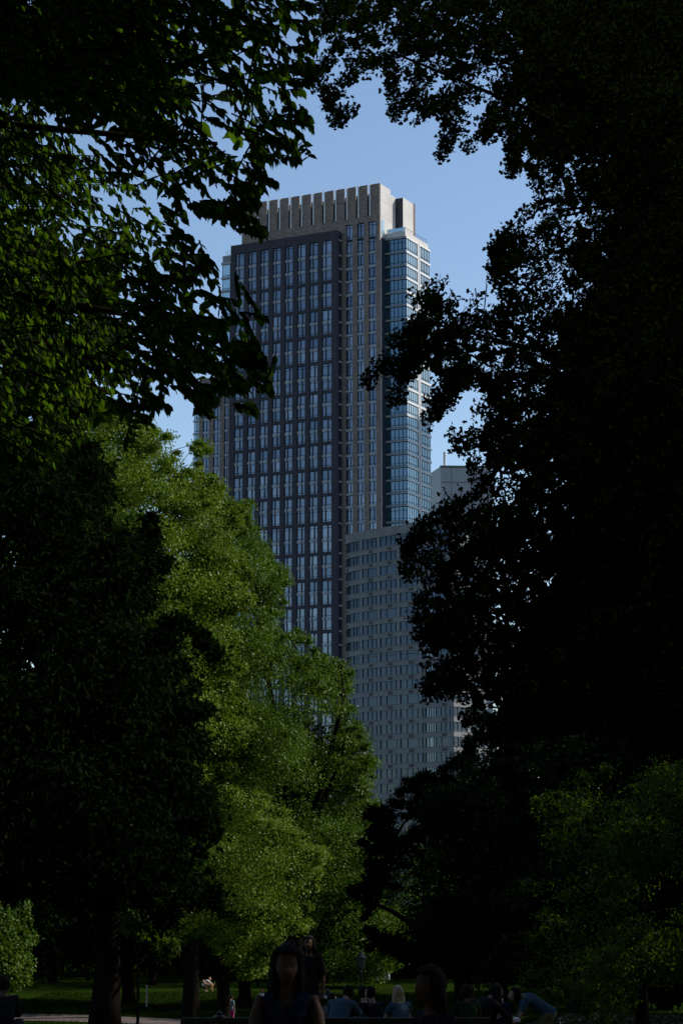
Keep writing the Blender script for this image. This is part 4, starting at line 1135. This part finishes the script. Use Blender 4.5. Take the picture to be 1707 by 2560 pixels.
def ball(mb, c, r, seg=14, rings=10, fn=None, rot=None):
    base = len(mb.v); r = r if hasattr(r, '__len__') else (r, r, r)
    for i in range(rings + 1):
        ph = math.pi * i / rings
        for k in range(seg):
            t = 2 * math.pi * k / seg
            v = Vector((math.sin(ph) * math.cos(t), math.sin(ph) * math.sin(t), math.cos(ph)))
            q = Vector((v.x * r[0], v.y * r[1], v.z * r[2]))
            if fn: q = fn(v, q)
            if rot is not None: q = rot @ q
            mb.v.append(tuple(Vector(c) + q))
    for i in range(rings):
        for k in range(seg):
            k2 = (k + 1) % seg
            mb.f.append((base + i * seg + k, base + (i + 1) * seg + k, base + (i + 1) * seg + k2, base + i * seg + k2)); mb.m.append(0)
def fuse(name, mb, mat, parent, voxel=.012, smooth=3):
    """merge overlapping shapes into one continuous skin"""
    me = mb.mesh(name + '_raw')
    o = bpy.data.objects.new('tmp', me); COL.objects.link(o)
    m = o.modifiers.new('r', 'REMESH'); m.mode = 'VOXEL'; m.voxel_size = voxel; m.use_smooth_shade = True
    if smooth:
        m2 = o.modifiers.new('s', 'SMOOTH'); m2.iterations = smooth; m2.factor = .5
    dg = bpy.context.evaluated_depsgraph_get(); dg.update()
    out = bpy.data.meshes.new_from_object(o.evaluated_get(dg))
    bpy.data.objects.remove(o); bpy.data.meshes.remove(me)
    out.name = name; out.materials.clear()
    return link(name, out, mat, parent)
def hand(mb, w, d, side, grip=.5):
    """palm, four curled fingers of unequal length and a thumb from the side of the palm"""
    w = Vector(w); d = Vector(d).normalized()
    a = d.cross(Vector((0, 1, 0)))
    if a.length < .2: a = Vector((1, 0, 0))
    a.normalize(); nrm = a.cross(d).normalized()
    ell_tube(mb, [w - d * .01, w + d * .05, w + d * .095], [(.026, .018), (.04, .016), (.038, .013)], 10, tuple(nrm))
    for i, (off, L) in enumerate(((-.03, .06), (-.01, .075), (.011, .07), (.03, .055))):
        p0 = w + d * .09 + a * off; p1 = p0 + (d * math.cos(grip) + nrm * math.sin(grip)) * L * .5; p2 = p1 + (d * math.cos(grip * 2) + nrm * math.sin(grip * 2)) * L * .5
        ell_tube(mb, [p0, p1, p2], [(.0095, .0095), (.009, .009), (.0075, .0075)], 8)
    t0 = w + d * .03 - a * side * .034; t1 = t0 - a * side * .025 + d * .03 + nrm * .01; t2 = t1 + d * .03 + nrm * .012
    ell_tube(mb, [t0, t1, t2], [(.012, .012), (.0105, .0105), (.0085, .0085)], 8)
POSES = {
    # joints: pelvis, waist, chest, neck, head centre, then (L, R): shoulder, elbow, wrist, hip, knee, ankle, toe; figure looks along +y
    'stand': dict(pel=(0, 0, .95), wai=(0, .0, 1.12), che=(0, .0, 1.32), nec=(0, .0, 1.49), hea=(0, .02, 1.63),
                  sho=(.18, 0, 1.42), elb=(.24, -.02, 1.13), wri=(.25, .06, .88), hip=(.09, 0, .9), kne=(.1, .02, .49), ank=(.11, -.02, .09), toe=(.13, .15, .04)),
    'sit_ground': dict(pel=(0, 0, .13), wai=(0, -.02, .3), che=(0, .05, .5), nec=(0, .1, .66), hea=(0, .16, .79),
                  sho=(.18, .06, .59), elb=(.24, .18, .36), wri=(.14, .38, .34), hip=(.1, .05, .12), kne=(.3, .42, .22), ank=(.08, .5, .1), toe=(.0, .62, .08)),
    'hunch': dict(pel=(0, 0, .13), wai=(0, -.05, .32), che=(0, .08, .52), nec=(.03, .22, .64), hea=(.05, .32, .73),
                  sho=(.19, .12, .57), elb=(.26, .3, .38), wri=(.16, .48, .34), hip=(.1, .05, .12), kne=(.26, .42, .34), ank=(.16, .62, .08), toe=(.16, .76, .05)),
    'kneel_bend': dict(pel=(0, -.18, .42), wai=(0, -.02, .53), che=(0, .17, .66), nec=(0, .33, .72), hea=(0, .46, .74),
                  sho=(.18, .26, .66), elb=(.2, .36, .4), wri=(.16, .5, .2), hip=(.1, -.16, .38), kne=(.13, .1, .08), ank=(.12, -.34, .08), toe=(.12, -.48, .05)),
    'sit_bench': dict(pel=(0, 0, .52), wai=(0, -.01, .68), che=(0, -.01, .88), nec=(0, .02, 1.06), hea=(0, .05, 1.2),
                  sho=(.185, 0, .98), elb=(.24, .1, .72), wri=(.14, .34, .62), hip=(.1, .05, .5), kne=(.13, .48, .5), ank=(.13, .5, .1), toe=(.14, .68, .05)),
    'crouch': dict(pel=(0, -.1, .42), wai=(0, .0, .55), che=(0, .14, .7), nec=(0, .27, .8), hea=(0, .38, .88),
                  sho=(.18, .2, .74), elb=(.2, .42, .58), wri=(.12, .6, .5), hip=(.1, -.08, .4), kne=(.15, .3, .48), ank=(.12, .02, .1), toe=(.13, .2, .05)),
}
def person(label, X, Y, rz, pose, skin, top, hair, long_hair=0.0, scale=1.0, sleeves=.6, bottom=None, skirt=False, z=None, head_turn=0.0, tilt=0.0, group=None, mod=None, voxel=.012, vneck=False, vol=1.0, wide=1.0):
    z = float(ground(X, Y)) if z is None else z
    root = empty('person', (X, Y, z), rz, label, 'person', group); root.scale = (scale,) * 3
    J = dict(POSES[pose])
    if mod: J.update(mod)
    def L(j, s):
        key = j + ('L' if s > 0 else 'R')
        if key in J: return Vector(J[key])
        v = J[j]; return Vector((v[0] * s, v[1], v[2]))
    pel, wai, che, nec, hea = [Vector(J[k]) for k in ('pel', 'wai', 'che', 'nec', 'hea')]
    if vneck: che = che + Vector((0, 0, -.0))
    b = MB(); fwd = (0, 1, 0)
    ell_tube(b, [pel - (wai - pel) * .5, pel, wai, che, che + (nec - che) * .45, che + (nec - che) * .8], [(.12, .09), (.165, .115), (.13, .095), (.16, .11), (.13, .09), (.06, .06)], 16, fwd)
    ell_tube(b, [che + (nec - che) * .5, nec, nec + (hea - nec) * .6], [(.062, .062), (.052, .055), (.05, .055)], 12, fwd)
    R = Matrix.Rotation(head_turn, 3, 'Z') @ Matrix.Rotation(tilt, 3, 'X')
    def face(v, q):
        q = Vector(q)
        if v.z < -.1: q.x *= 1 - .28 * (-v.z - .1); q.y += .01
        if v.y > 0:
            n = math.exp(-((v.x / .16) ** 2) - (((v.z + .12) / .2) ** 2)); q.y += .015 * n                      # nose
            for sx in (-1, 1): q.y -= .012 * math.exp(-(((v.x - sx * .36) / .17) ** 2) - (((v.z - .08) / .12) ** 2))   # eye sockets
            q.y += .006 * math.exp(-((v.x / .3) ** 2) - (((v.z + .5) / .07) ** 2))                              # lips
            q.y -= .006 * math.exp(-((v.x / .3) ** 2) - (((v.z + .62) / .05) ** 2))
            q.y += .008 * math.exp(-((v.x / .3) ** 2) - (((v.z + .85) / .12) ** 2))                             # chin
        return q
    ball(b, hea, (.076, .094, .118), 32, 26, face, R)
    for s in (-1, 1): ball(b, hea + R @ Vector((s * .077, -.005, -.005)), (.012, .02, .032), 8, 8, None, R)
    for s in (-1, 1):
        sh, el, wr = L('sho', s), L('elb', s), L('wri', s)
        ell_tube(b, [che + Vector((s * .07, 0, .06)), sh, sh + (el - sh) * .3, el, el + (wr - el) * .3, wr], [(.06, .06), (.056, .056), (.048, .048), (.037, .037), (.038, .038), (.026, .024)], 12)
        hand(b, wr, wr - el, s, .45)
        hp, kn, an, to = L('hip', s), L('kne', s), L('ank', s), L('toe', s)
        ell_tube(b, [pel + Vector((s * .05, 0, 0)), hp, hp + (kn - hp) * .4, kn, kn + (an - kn) * .3, an], [(.08, .085), (.09, .095), (.078, .082), (.055, .057), (.055, .057), (.036, .038)], 12)
        ell_tube(b, [an + Vector((0, 0, -.03)), (an + to) * .5 + Vector((0, 0, -.015)), to], [(.036, .036), (.04, .03), (.036, .02)], 10, (0, 0, 1))
    body = fuse('body', b, skin, root, voxel, 2)
    c = MB(); g = 1.1
    ell_tube(c, [pel - (wai - pel) * .35, pel, wai, che, che + (nec - che) * .5] + ([] if vneck else [che + (nec - che) * .72]), [(.175 * wide, .135), (.182 * wide, .138), (.155 * wide, .122), (.178, .13), (.155, .105)] + ([] if vneck else [(.085, .08)]), 18, fwd)
    if sleeves:
        for s in (-1, 1):
            sh, el, wr = L('sho', s), L('elb', s), L('wri', s)
            e = sh + (el - sh) * min(1, sleeves)
            pts_, rr_ = [che + Vector((s * .06, 0, .05)), sh, (sh + e) / 2, e], [(.085, .085), (.07, .07), (.064, .064), (.06, .06)]
            if sleeves > 1: pts_ += [el + (wr - el) * .9]; rr_ += [(.042, .042)]
            ell_tube(c, pts_, rr_, 14)
    if skirt:
        ell_tube(c, [wai, pel, pel + Vector((0, 0, -.3)), pel + Vector((0, 0, -.5))], [(.15, .12), (.19, .15), (.23, .19), (.27, .22)], 18, fwd)
    if vneck: top_mesh = fuse('top', c, top, root, voxel, 3)
    else: fuse('shirt' if not skirt else 'dress', c, top, root, voxel, 4)
    if bottom:
        t = MB()
        ell_tube(t, [pel - (pel - wai) * .35, pel, pel + (pel - wai) * .35], [(.165, .13), (.178, .14), (.16, .13)], 16, fwd)
        for s in (-1, 1):
            hp, kn, an = L('hip', s), L('kne', s), L('ank', s)
            ell_tube(t, [pel + Vector((s * .05, 0, 0)), hp, hp + (kn - hp) * .4, kn, kn + (an - kn) * .4, kn + (an - kn) * .93], [(.1, .1), (.104, .108), (.094, .098), (.073, .075), (.07, .072), (.056, .058)], 14)
        fuse('trousers', t, bottom, root, voxel, 3)
    h = MB()
    def hairf(v, q):
        q = Vector(q); w = 1 + .05 * math.sin(9 * v.x + 3 * v.z) * math.sin(7 * v.y)
        if v.y > .1 and v.z < .5: q.y *= .35; q.x *= .86 if abs(v.x) < .8 else 1
        return q * w
    ball(h, hea + R @ Vector((0, -.014, .02)), (.092 * vol, .105 * vol, .118 * (1 + (vol - 1) * .5)), 26, 20, hairf, R)
    if long_hair:
        bk = hea + R @ Vector((0, -.055, -.03)); e = bk + Vector((0, -.05, -long_hair))
        ell_tube(h, [bk + Vector((0, .03, .06)), bk, (bk + e) / 2, e], [(.075 * vol, .07), (.1 * vol, .07), (.11 * vol, .05), (.07 * vol, .03)], 16, fwd)
        for s in (-1, 1):
            p = hea + R @ Vector((s * .078, -.02, -.02))
            ell_tube(h, [p + Vector((0, 0, .08)), p, p + Vector((s * .02, 0, -long_hair * .6))], [(.02, .05), (.028 * vol, .05), (.02, .035)], 10, fwd)
    fuse('hair', h, hair, root, voxel, 2)
    return root
def at(px, Y): return float(P(px, 2450, Y)[0])
C_ = dict(navy=cloth('navy cloth', (.007, .01, .026)), blue=cloth('pale blue cloth', (.036, .065, .095)), black=cloth('black cloth', (.01, .01, .012)), plum=cloth('plum cloth', (.014, .006, .018)),
          green=cloth('dark green cloth', (.008, .022, .01)), grey=cloth('blue grey cloth', (.13, .16, .17)), magenta=cloth('crimson cloth', (.42, .015, .1)), white=cloth('white cloth', (.75, .72, .7)),
          khaki=cloth('brown cloth', (.09, .07, .03)), denim=cloth('denim', (.03, .045, .08)), sleeve=cloth('grey cloth', (.05, .055, .06)))
# bench the two near people sit on, seen from its open side
bx, by_ = at(840, 14.9), 14.9
bz_ = float(ground(bx, by_))
bench = empty('park_bench', (bx, by_, bz_), 0, 'long dark slatted bench along the bottom edge, its backrest behind the two near sitters', 'bench')
hw = (at(1230, 14.9) - at(452, 14.9)) / 2
zrail = float(P(700, 2545, 15.1)[2]) - bz_
def slats(name, rows):
    mb = MB()
    for y0, y1, z0, z1 in rows: mb.box(-hw, hw, y0, y1, z0, z1)
    return mb.build(name, M['wood'], bench)
slats('backrest', [(.2, .235, zrail - .085, zrail), (.19, .225, zrail - .19, zrail - .1), (.18, .215, zrail - .3, zrail - .205)])
slats('seat', [(-.28, -.2, .42, .45), (-.19, -.11, .42, .45), (-.1, -.02, .42, .45), (-.01, .07, .42, .45), (.08, .15, .42, .45)])
for k in range(4):
    x = -hw + .12 + k * (2 * hw - .24) / 3
    mb = MB(); mb.box(x - .025, x + .025, -.3, -.25, -.05, .42); mb.box(x - .025, x + .025, .12, .17, -.05, .42); mb.box(x - .024, x + .024, -.3, .17, .385, .415)
    mb.box(x - .02, x + .02, .15, .185, .4, zrail - .03)
    mb.tube([(x, -.28, .42), (x, -.3, .6), (x, -.24, .66), (x, .17, .66)], .018, 8)
    mb.build('leg', M['iron'], bench)
for bxx in (-hw + .12, -hw + .24):
    mb = MB(); mb.lathe([(.001, 0), (.012, .0), (.012, .006), (.001, .01)], (0, 0, 0), 10); o = mb.build('bolt', M['spandrel'], bench); o.location = (bxx, .198, zrail - .045); o.rotation_euler = (math.pi / 2, 0, 0)
mb = MB(); mb.lathe([(.05, 0), (.045, .012), (.02, .02), (.022, .03), (.014, .045), (.002, .05)], (-hw + .26, .21, zrail), 12); mb.build('finial', M['iron'], bench)
seat_z = bz_
p = person('woman on the bench facing the viewer in a sleeveless navy V neck top', at(718, 14.85), 14.85, math.pi, 'sit_bench', M['skin_c'], C_['navy'], M['hair_dark'], .24, 1.02, 0, C_['denim'], z=seat_z + .02, voxel=.009, vneck=True, vol=1.28, mod=dict(hea=(.0, .06, 1.215)), tilt=-.05)
for s in (-1, 1):
    e = MB(); ball(e, (s * .029, .128, 1.225), .0115, 12, 8); e.build('eye', M['glass_d'], p)
# skin of the neckline: a V of the body shows because the top ends lower; straps
st = MB()
for s in (-1, 1): ell_tube(st, [(0, .135, .83), (s * .05, .135, .9), (s * .1, .095, .99), (s * .12, .03, 1.045), (s * .12, -.06, 1.02), (s * .09, -.12, .9)], [(.03, .014), (.05, .014), (.05, .014), (.042, .014), (.045, .014), (.06, .014)], 12, (0, 1, .2))
ell_tube(st, [(-.125, .1, .9), (0, .125, .885), (.125, .1, .9)], [(.02, .012)] * 3, 10, (0, 1, 0))
fuse('strap', st, C_['navy'], p, .008, 2)
p = person('woman on the bench in profile looking left, dark hair and a plum top', at(1085, 14.8), 14.8, math.pi * .62, 'sit_bench', M['skin_c'], C_['plum'], M['hair_dark'], .22, .96, .7, C_['black'], z=seat_z - .02, voxel=.01, vol=1.25, head_turn=.2, mod=dict(sho=(.2, 0, .96)))
# two dark standing figures behind the bench
person('dark standing figure just left behind the navy top woman, only the head showing above hers', at(727, 37), 37, .2, 'stand', M['skin_c'], C_['black'], M['hair_dark'], 0, .97, 1, C_['black'], voxel=.014)
person('taller dark standing figure right behind the navy top woman', at(772, 35.5), 35.5, 2.9, 'stand', M['skin_c'], C_['black'], M['hair_dark'], .15, 1.0, 1, C_['black'], voxel=.014, vol=1.1)
# picnic group
PG = 'people sitting on the picnic lawn'
def sit(label, px, Y, rz, pose, skin, top, hair, **k):
    return person(label, at(px, Y), Y, rz, pose, skin, top, hair, group=PG, voxel=.013, **k)
sit('child with dark hair whose nose catches the light, left of the man in pale blue', 816, 41, -1.1, 'sit_ground', M['skin_b'], C_['sleeve'], M['hair_dark'], scale=.86, bottom=C_['black'], vol=1.15)
sit('man hunched forward in a pale blue shirt, back turned, left of centre', 848, 38.2, -.35, 'hunch', M['skin_a'], C_['blue'], M['hair_dark'], scale=1.08, bottom=C_['denim'], sleeves=.9, wide=1.1)
sit('person in black seated between the pale blue shirt and the fair haired woman', 915, 40, .4, 'sit_ground', M['skin_a'], C_['black'], M['hair_dark'], bottom=C_['black'], sleeves=1.5, vol=1.1)
sit('second person in black close beside the first, a glint on dark hair', 940, 38.6, .8, 'sit_ground', M['skin_a'], C_['black'], M['hair_dark'], bottom=C_['black'], sleeves=1.5, scale=1.0)
sit('woman with long fair hair and a pale blue top, back turned', 1003, 38.4, .45, 'sit_ground', M['skin_b'], C_['blue'], M['hair_blond'], long_hair=.34, bottom=C_['denim'], vol=1.15, sleeves=.6)
sit('person with curly hair and a dark green shirt', 1170, 38.6, .2, 'sit_ground', M['skin_c'], C_['green'], M['hair_dark'], bottom=C_['black'], vol=1.25, scale=1.02)
sit('woman with long dark hair leaning forward in a black cloak like top', 1200, 39.0, -.9, 'hunch', M['skin_a'], C_['black'], M['hair_dark'], long_hair=.42, bottom=C_['black'], sleeves=1.5, vol=1.15, scale=1.1)
sit('person in a navy shirt behind the white topped cooler', 1255, 41.0, .3, 'sit_ground', M['skin_a'], C_['navy'], M['hair_dark'], bottom=C_['black'], scale=.98)
sit('person kneeling and bending left in a light blue shirt and brown trousers', 1347, 41, math.pi * .5, 'kneel_bend', M['skin_a'], C_['blue'], M['hair_dark'], bottom=C_['khaki'], scale=1.04, vol=1.2, sleeves=.75)
person('dark figure cut off by the left border', at(12, 36.5), 36.5, .3, 'sit_ground', M['skin_c'], C_['black'], M['hair_dark'], 0, 1.15, 1.5, C_['black'], z=float(ground(at(12, 36.5), 36.5)) + .05, voxel=.014, vol=1.15)
# walkers
zz = float(ground(at(577, 115), 115))
person('walker in a grey shirt and crimson trousers on the path with two small dogs', at(577, 115), 115, -.5, 'stand', M['skin_a'], C_['grey'], M['hair_dark'], 0, .96, .8, C_['magenta'], z=zz + .02, voxel=.016,
       mod=dict(kneL=(.1, .1, .5), ankL=(.1, .12, .1), toeL=(.12, .28, .05), kneR=(-.1, .0, .49), ankR=(-.1, -.2, .12), toeR=(-.11, -.04, .05), hea=(0, .08, 1.6), wriR=(-.28, .1, .9)))
person('girl with auburn hair in a white dress on the lawn, arm bent', at(655, 125), 125, .25, 'stand', M['skin_b'], C_['white'], M['hair_red'], .2, .86, .5, None, True, voxel=.016, mod=dict(elbR=(.36, .02, 1.2), wriR=(.2, .05, 1.28), elbL=(-.3, .04, 1.12), wriL=(-.36, .2, 1.02)))
fx, fy = at(512, 150), 150.0
person('far person crouching in a white shirt beside a tan dog', fx, fy, -1.1, 'crouch', M['skin_b'], C_['white'], M['hair_red'], 0, 1.0, .7, C_['black'], voxel=.02)
person('far figure in a blue and white shirt on the dark lawn left of the lantern', at(822, 140), 140, 1.2, 'sit_ground', M['skin_a'], C_['blue'], M['hair_dark'], 0, 1.0, .6, C_['white'], voxel=.02)
for k, (px, l) in enumerate(((942, 'leftmost of three tiny white clothed people at the lawn edge'), (961, 'middle one of three tiny white clothed people at the lawn edge'), (971, 'rightmost of three tiny white clothed people at the lawn edge'))):
    person(l, at(px, 166), 166, .5 * k, 'sit_ground', M['skin_b'], C_['white'], M['hair_dark'], 0, 1.0, .6, C_['black'], voxel=.025, group='tiny people at the far lawn edge')

# dogs
def dog(label, X, Y, rz, sc, mat, group=None):
    z = float(ground(X, Y)); root = empty('dog', (X, Y, z + .012), rz, label, 'dog', group); root.scale = (sc,) * 3
    b = MB()
    ell_tube(b, [(0, -.2, .31), (0, -.13, .32), (0, .0, .31), (0, .12, .3), (0, .2, .33)], [(.05, .06), (.07, .08), (.07, .085), (.08, .105), (.06, .08)], 12, (0, 0, 1))
    ell_tube(b, [(0, .17, .35), (0, .24, .43), (0, .27, .47)], [(.05, .06), (.042, .048), (.04, .04)], 10)
    ball(b, (0, .3, .49), (.05, .065, .05), 14, 10)
    ell_tube(b, [(0, .33, .48), (0, .4, .465), (0, .43, .46)], [(.03, .028), (.022, .02), (.012, .012)], 10)
    for s in (-1, 1):
        ell_tube(b, [(s * .03, .29, .52), (s * .04, .28, .56), (s * .045, .28, .59)], [(.02, .012), (.016, .01), (.005, .005)], 8)
        ell_tube(b, [(s * .05, .15, .3), (s * .05, .14, .17), (s * .05, .15, .08), (s * .05, .155, .02)], [(.032, .04), (.02, .022), (.015, .015), (.016, .016)], 10)
        ell_tube(b, [(s * .05, .155, .015), (s * .05, .185, .012)], [(.018, .012), (.014, .01)], 8)
        ell_tube(b, [(s * .05, -.15, .31), (s * .055, -.1, .2), (s * .055, -.19, .12), (s * .055, -.17, .02)], [(.042, .055), (.03, .035), (.015, .017), (.015, .015)], 10)
        ell_tube(b, [(s * .055, -.17, .015), (s * .055, -.13, .012)], [(.018, .012), (.014, .01)], 8)
    ell_tube(b, [(0, -.21, .34), (0, -.28, .42), (0, -.27, .5)], [(.018, .018), (.014, .014), (.008, .008)], 8)
    fuse('body', b, mat, root, .009, 2)
    return root
tan = noise_mat('tan dog coat', (.42, .22, .1), (.55, .32, .17), 14, .9, .3, 60)
dog('small tan dog at the heels of the walker', at(584, 114.2), 114.2, 2.3, .9, tan, 'small tan dogs on leads')
dog('second small tan dog standing apart to the right on the path', at(617, 114.0), 114.0, 2.9, .95, tan, 'small tan dogs on leads')
dog('fluffy tan dog in front of the far crouching person', at(523, 149), 149, 1.2, 1.5, tan)
def leash(label, a, b):
    mid = [(a[i] + b[i]) / 2 for i in range(3)]; mid[2] -= .12
    mb = MB(); mb.tube([a, mid, b], .008, 5); o = mb.build('leash', M['iron']); tag(o, label, 'leash')
wx = at(577, 115)
leash('thin dark lead from the walker to the nearer dog', (wx + .22, 114.9, zz + .9), (at(584, 114.2), 114.2, zz + .42))
leash('thin dark lead from the walker to the dog standing apart', (wx + .24, 114.9, zz + .9), (at(617, 114), 114, zz + .42))

# lantern post, bottle, cooler, marker post
lx, ly = at(902, 96), 96.0
lz = float(ground(lx, ly)); ltop = float(P(902, 2388, ly)[2]) - lz
lamp = empty('lamp_post', (lx, ly, lz), 0, 'dark cast iron park lamp post with a tapered glass lantern', 'street lamp')
mb = MB(); hl = max(2.6, ltop)
mb.lathe([(.2, -.1), (.2, .12), (.14, .2), (.12, .5), (.075, .62), (.06, .9), (.05, hl - .75), (.075, hl - .7), (.05, hl - .66), (.05, hl - .6)], sides=16); mb.build('post', M['iron'], lamp, True)
mb = MB(); mb.lathe([(.1, hl - .6), (.13, hl - .56), (.2, hl - .12), (.19, hl - .1)], sides=8); o = mb.build('lantern', glass_mat('lantern glass', (.6, .65, .65), .1, (.05, .055, .05)), lamp)
mb = MB()
for k in range(8):
    t = math.pi * 2 * k / 8; mb.tube([(.13 * math.cos(t), .13 * math.sin(t), hl - .56), (.205 * math.cos(t), .205 * math.sin(t), hl - .11)], .012, 5)
mb.lathe([(.22, hl - .11), (.21, hl - .07), (.1, hl + .04), (.04, hl + .1), (.03, hl + .16), (.004, hl + .24)], sides=16)
mb.build('lantern_cap', M['iron'], lamp)
bxp = at(1397, 41); bzp = float(ground(bxp, 41))
bt = MB(); bt.lathe([(.03, 0), (.038, .01), (.038, .16), (.03, .2), (.014, .24), (.013, .3), (.016, .305), (.016, .32)], (0, 0, 0), 16)
root = empty('bottle', (bxp, 41, bzp + .01), 0, 'slim clear bottle standing on the grass at right', 'bottle')
bt.build('glass_body', glass_mat('bottle glass', (.8, .85, .8), .3, (.1, .12, .1)), root, True)
mb = MB(); mb.lathe([(.017, .3), (.017, .34), (.002, .342)], (0, 0, 0), 12); mb.build('cap', M['spandrel'], root)
cx_ = at(1268, 39.5); root = empty('cooler', (cx_, 39.5, float(ground(cx_, 39.5))), .2, 'low cooler box with a pale lid between the navy shirt and the kneeling person', 'cooler')
mb = MB(); mb.prism([(-.17, -.13), (.17, -.13), (.18, .13), (-.18, .13)], 0, .3); mb.build('box', C_['khaki'], root)
mb = MB(); mb.prism([(-.19, -.15), (.19, -.15), (.2, .15), (-.2, .15)], .302, .36); mb.box(-.12, .12, -.17, -.152, .2, .25); mb.build('lid', C_['white'], root)
px_ = at(302, 118); mb = MB(); mb.tube([(0, 0, -.1), (0, 0, .5), (0.01, 0, 1.25)], [.05, .05, .045], 8); mb.lathe([(.055, 1.25), (.05, 1.3), (.01, 1.33)], (0.01, 0, 0), 8)
o = mb.build('marker_post', C_['white']); o.location = (px_, 134, float(ground(px_, 134))); tag(o, 'short white post on the lawn right of the thick trunk', 'post')

# grass blades on the lit part of the lawn
def blades(name, n, x0, x1, y0, y1, h):
    x = rng.uniform(x0, x1, n); y = rng.uniform(y0, y1, n)
    cen = np.interp(x, pcx, pcy); ok = np.abs(y - cen) > 3.0
    x, y = x[ok], y[ok]; n = len(x)
    pos = np.stack([x, y, ground(x, y) - .01], -1)
    ax = unit(np.stack([rng.normal(0, .35, n), rng.normal(0, .35, n), np.ones(n)], -1))
    T_ = (np.array([(0, -.13, 0), (0, .13, 0), (1, 0, .1)]), [[0, 1, 2]])
    me = leaf_mesh(name, pos, ax, rnd_unit(n), h * rng.uniform(.5, 1.3, n), np.clip(rng.normal(.4, .3, n), 0, 1), T_)
    o = link(name, me, leaf_mat('grass blade', (.006, .014, .002), (.018, .04, .003), (.025, .05, .003), .12, .8, 0)); o['kind'] = 'stuff'; o['label'] = 'short lawn grass'
    return o
blades('grass', 90000, -20, 14, 104, 150, .13)
blades('grass', 50000, -8, 10, 46, 60, .09)

# pieces of parts go one level deeper
def under(child, parent_name):
    for ch in child.parent.children:
        if ch.name.split('.')[0] == parent_name and ch is not child:
            child.parent = ch; return
for o in list(bpy.data.objects):
    n = o.name.split('.')[0]
    if o.parent is None: continue
    pn = {'bolt': 'backrest', 'finial': 'backrest', 'lantern_cap': 'lantern', 'shade_sheet': 'crown_side_wall', 'side_window': 'crown_side_wall', 'shaft_coping': 'crown_side_wall',
          'roof_railing': 'bay_parapet', 'mast': 'wall', 'vent_hood': 'wall', 'panel_joint': 'wall', 'strap': 'top', 'roof_fin': 'brown_brick_wall', 'cap': 'glass_body', 'infill_panel': 'wall'}.get(n)
    if pn: under(o, pn)
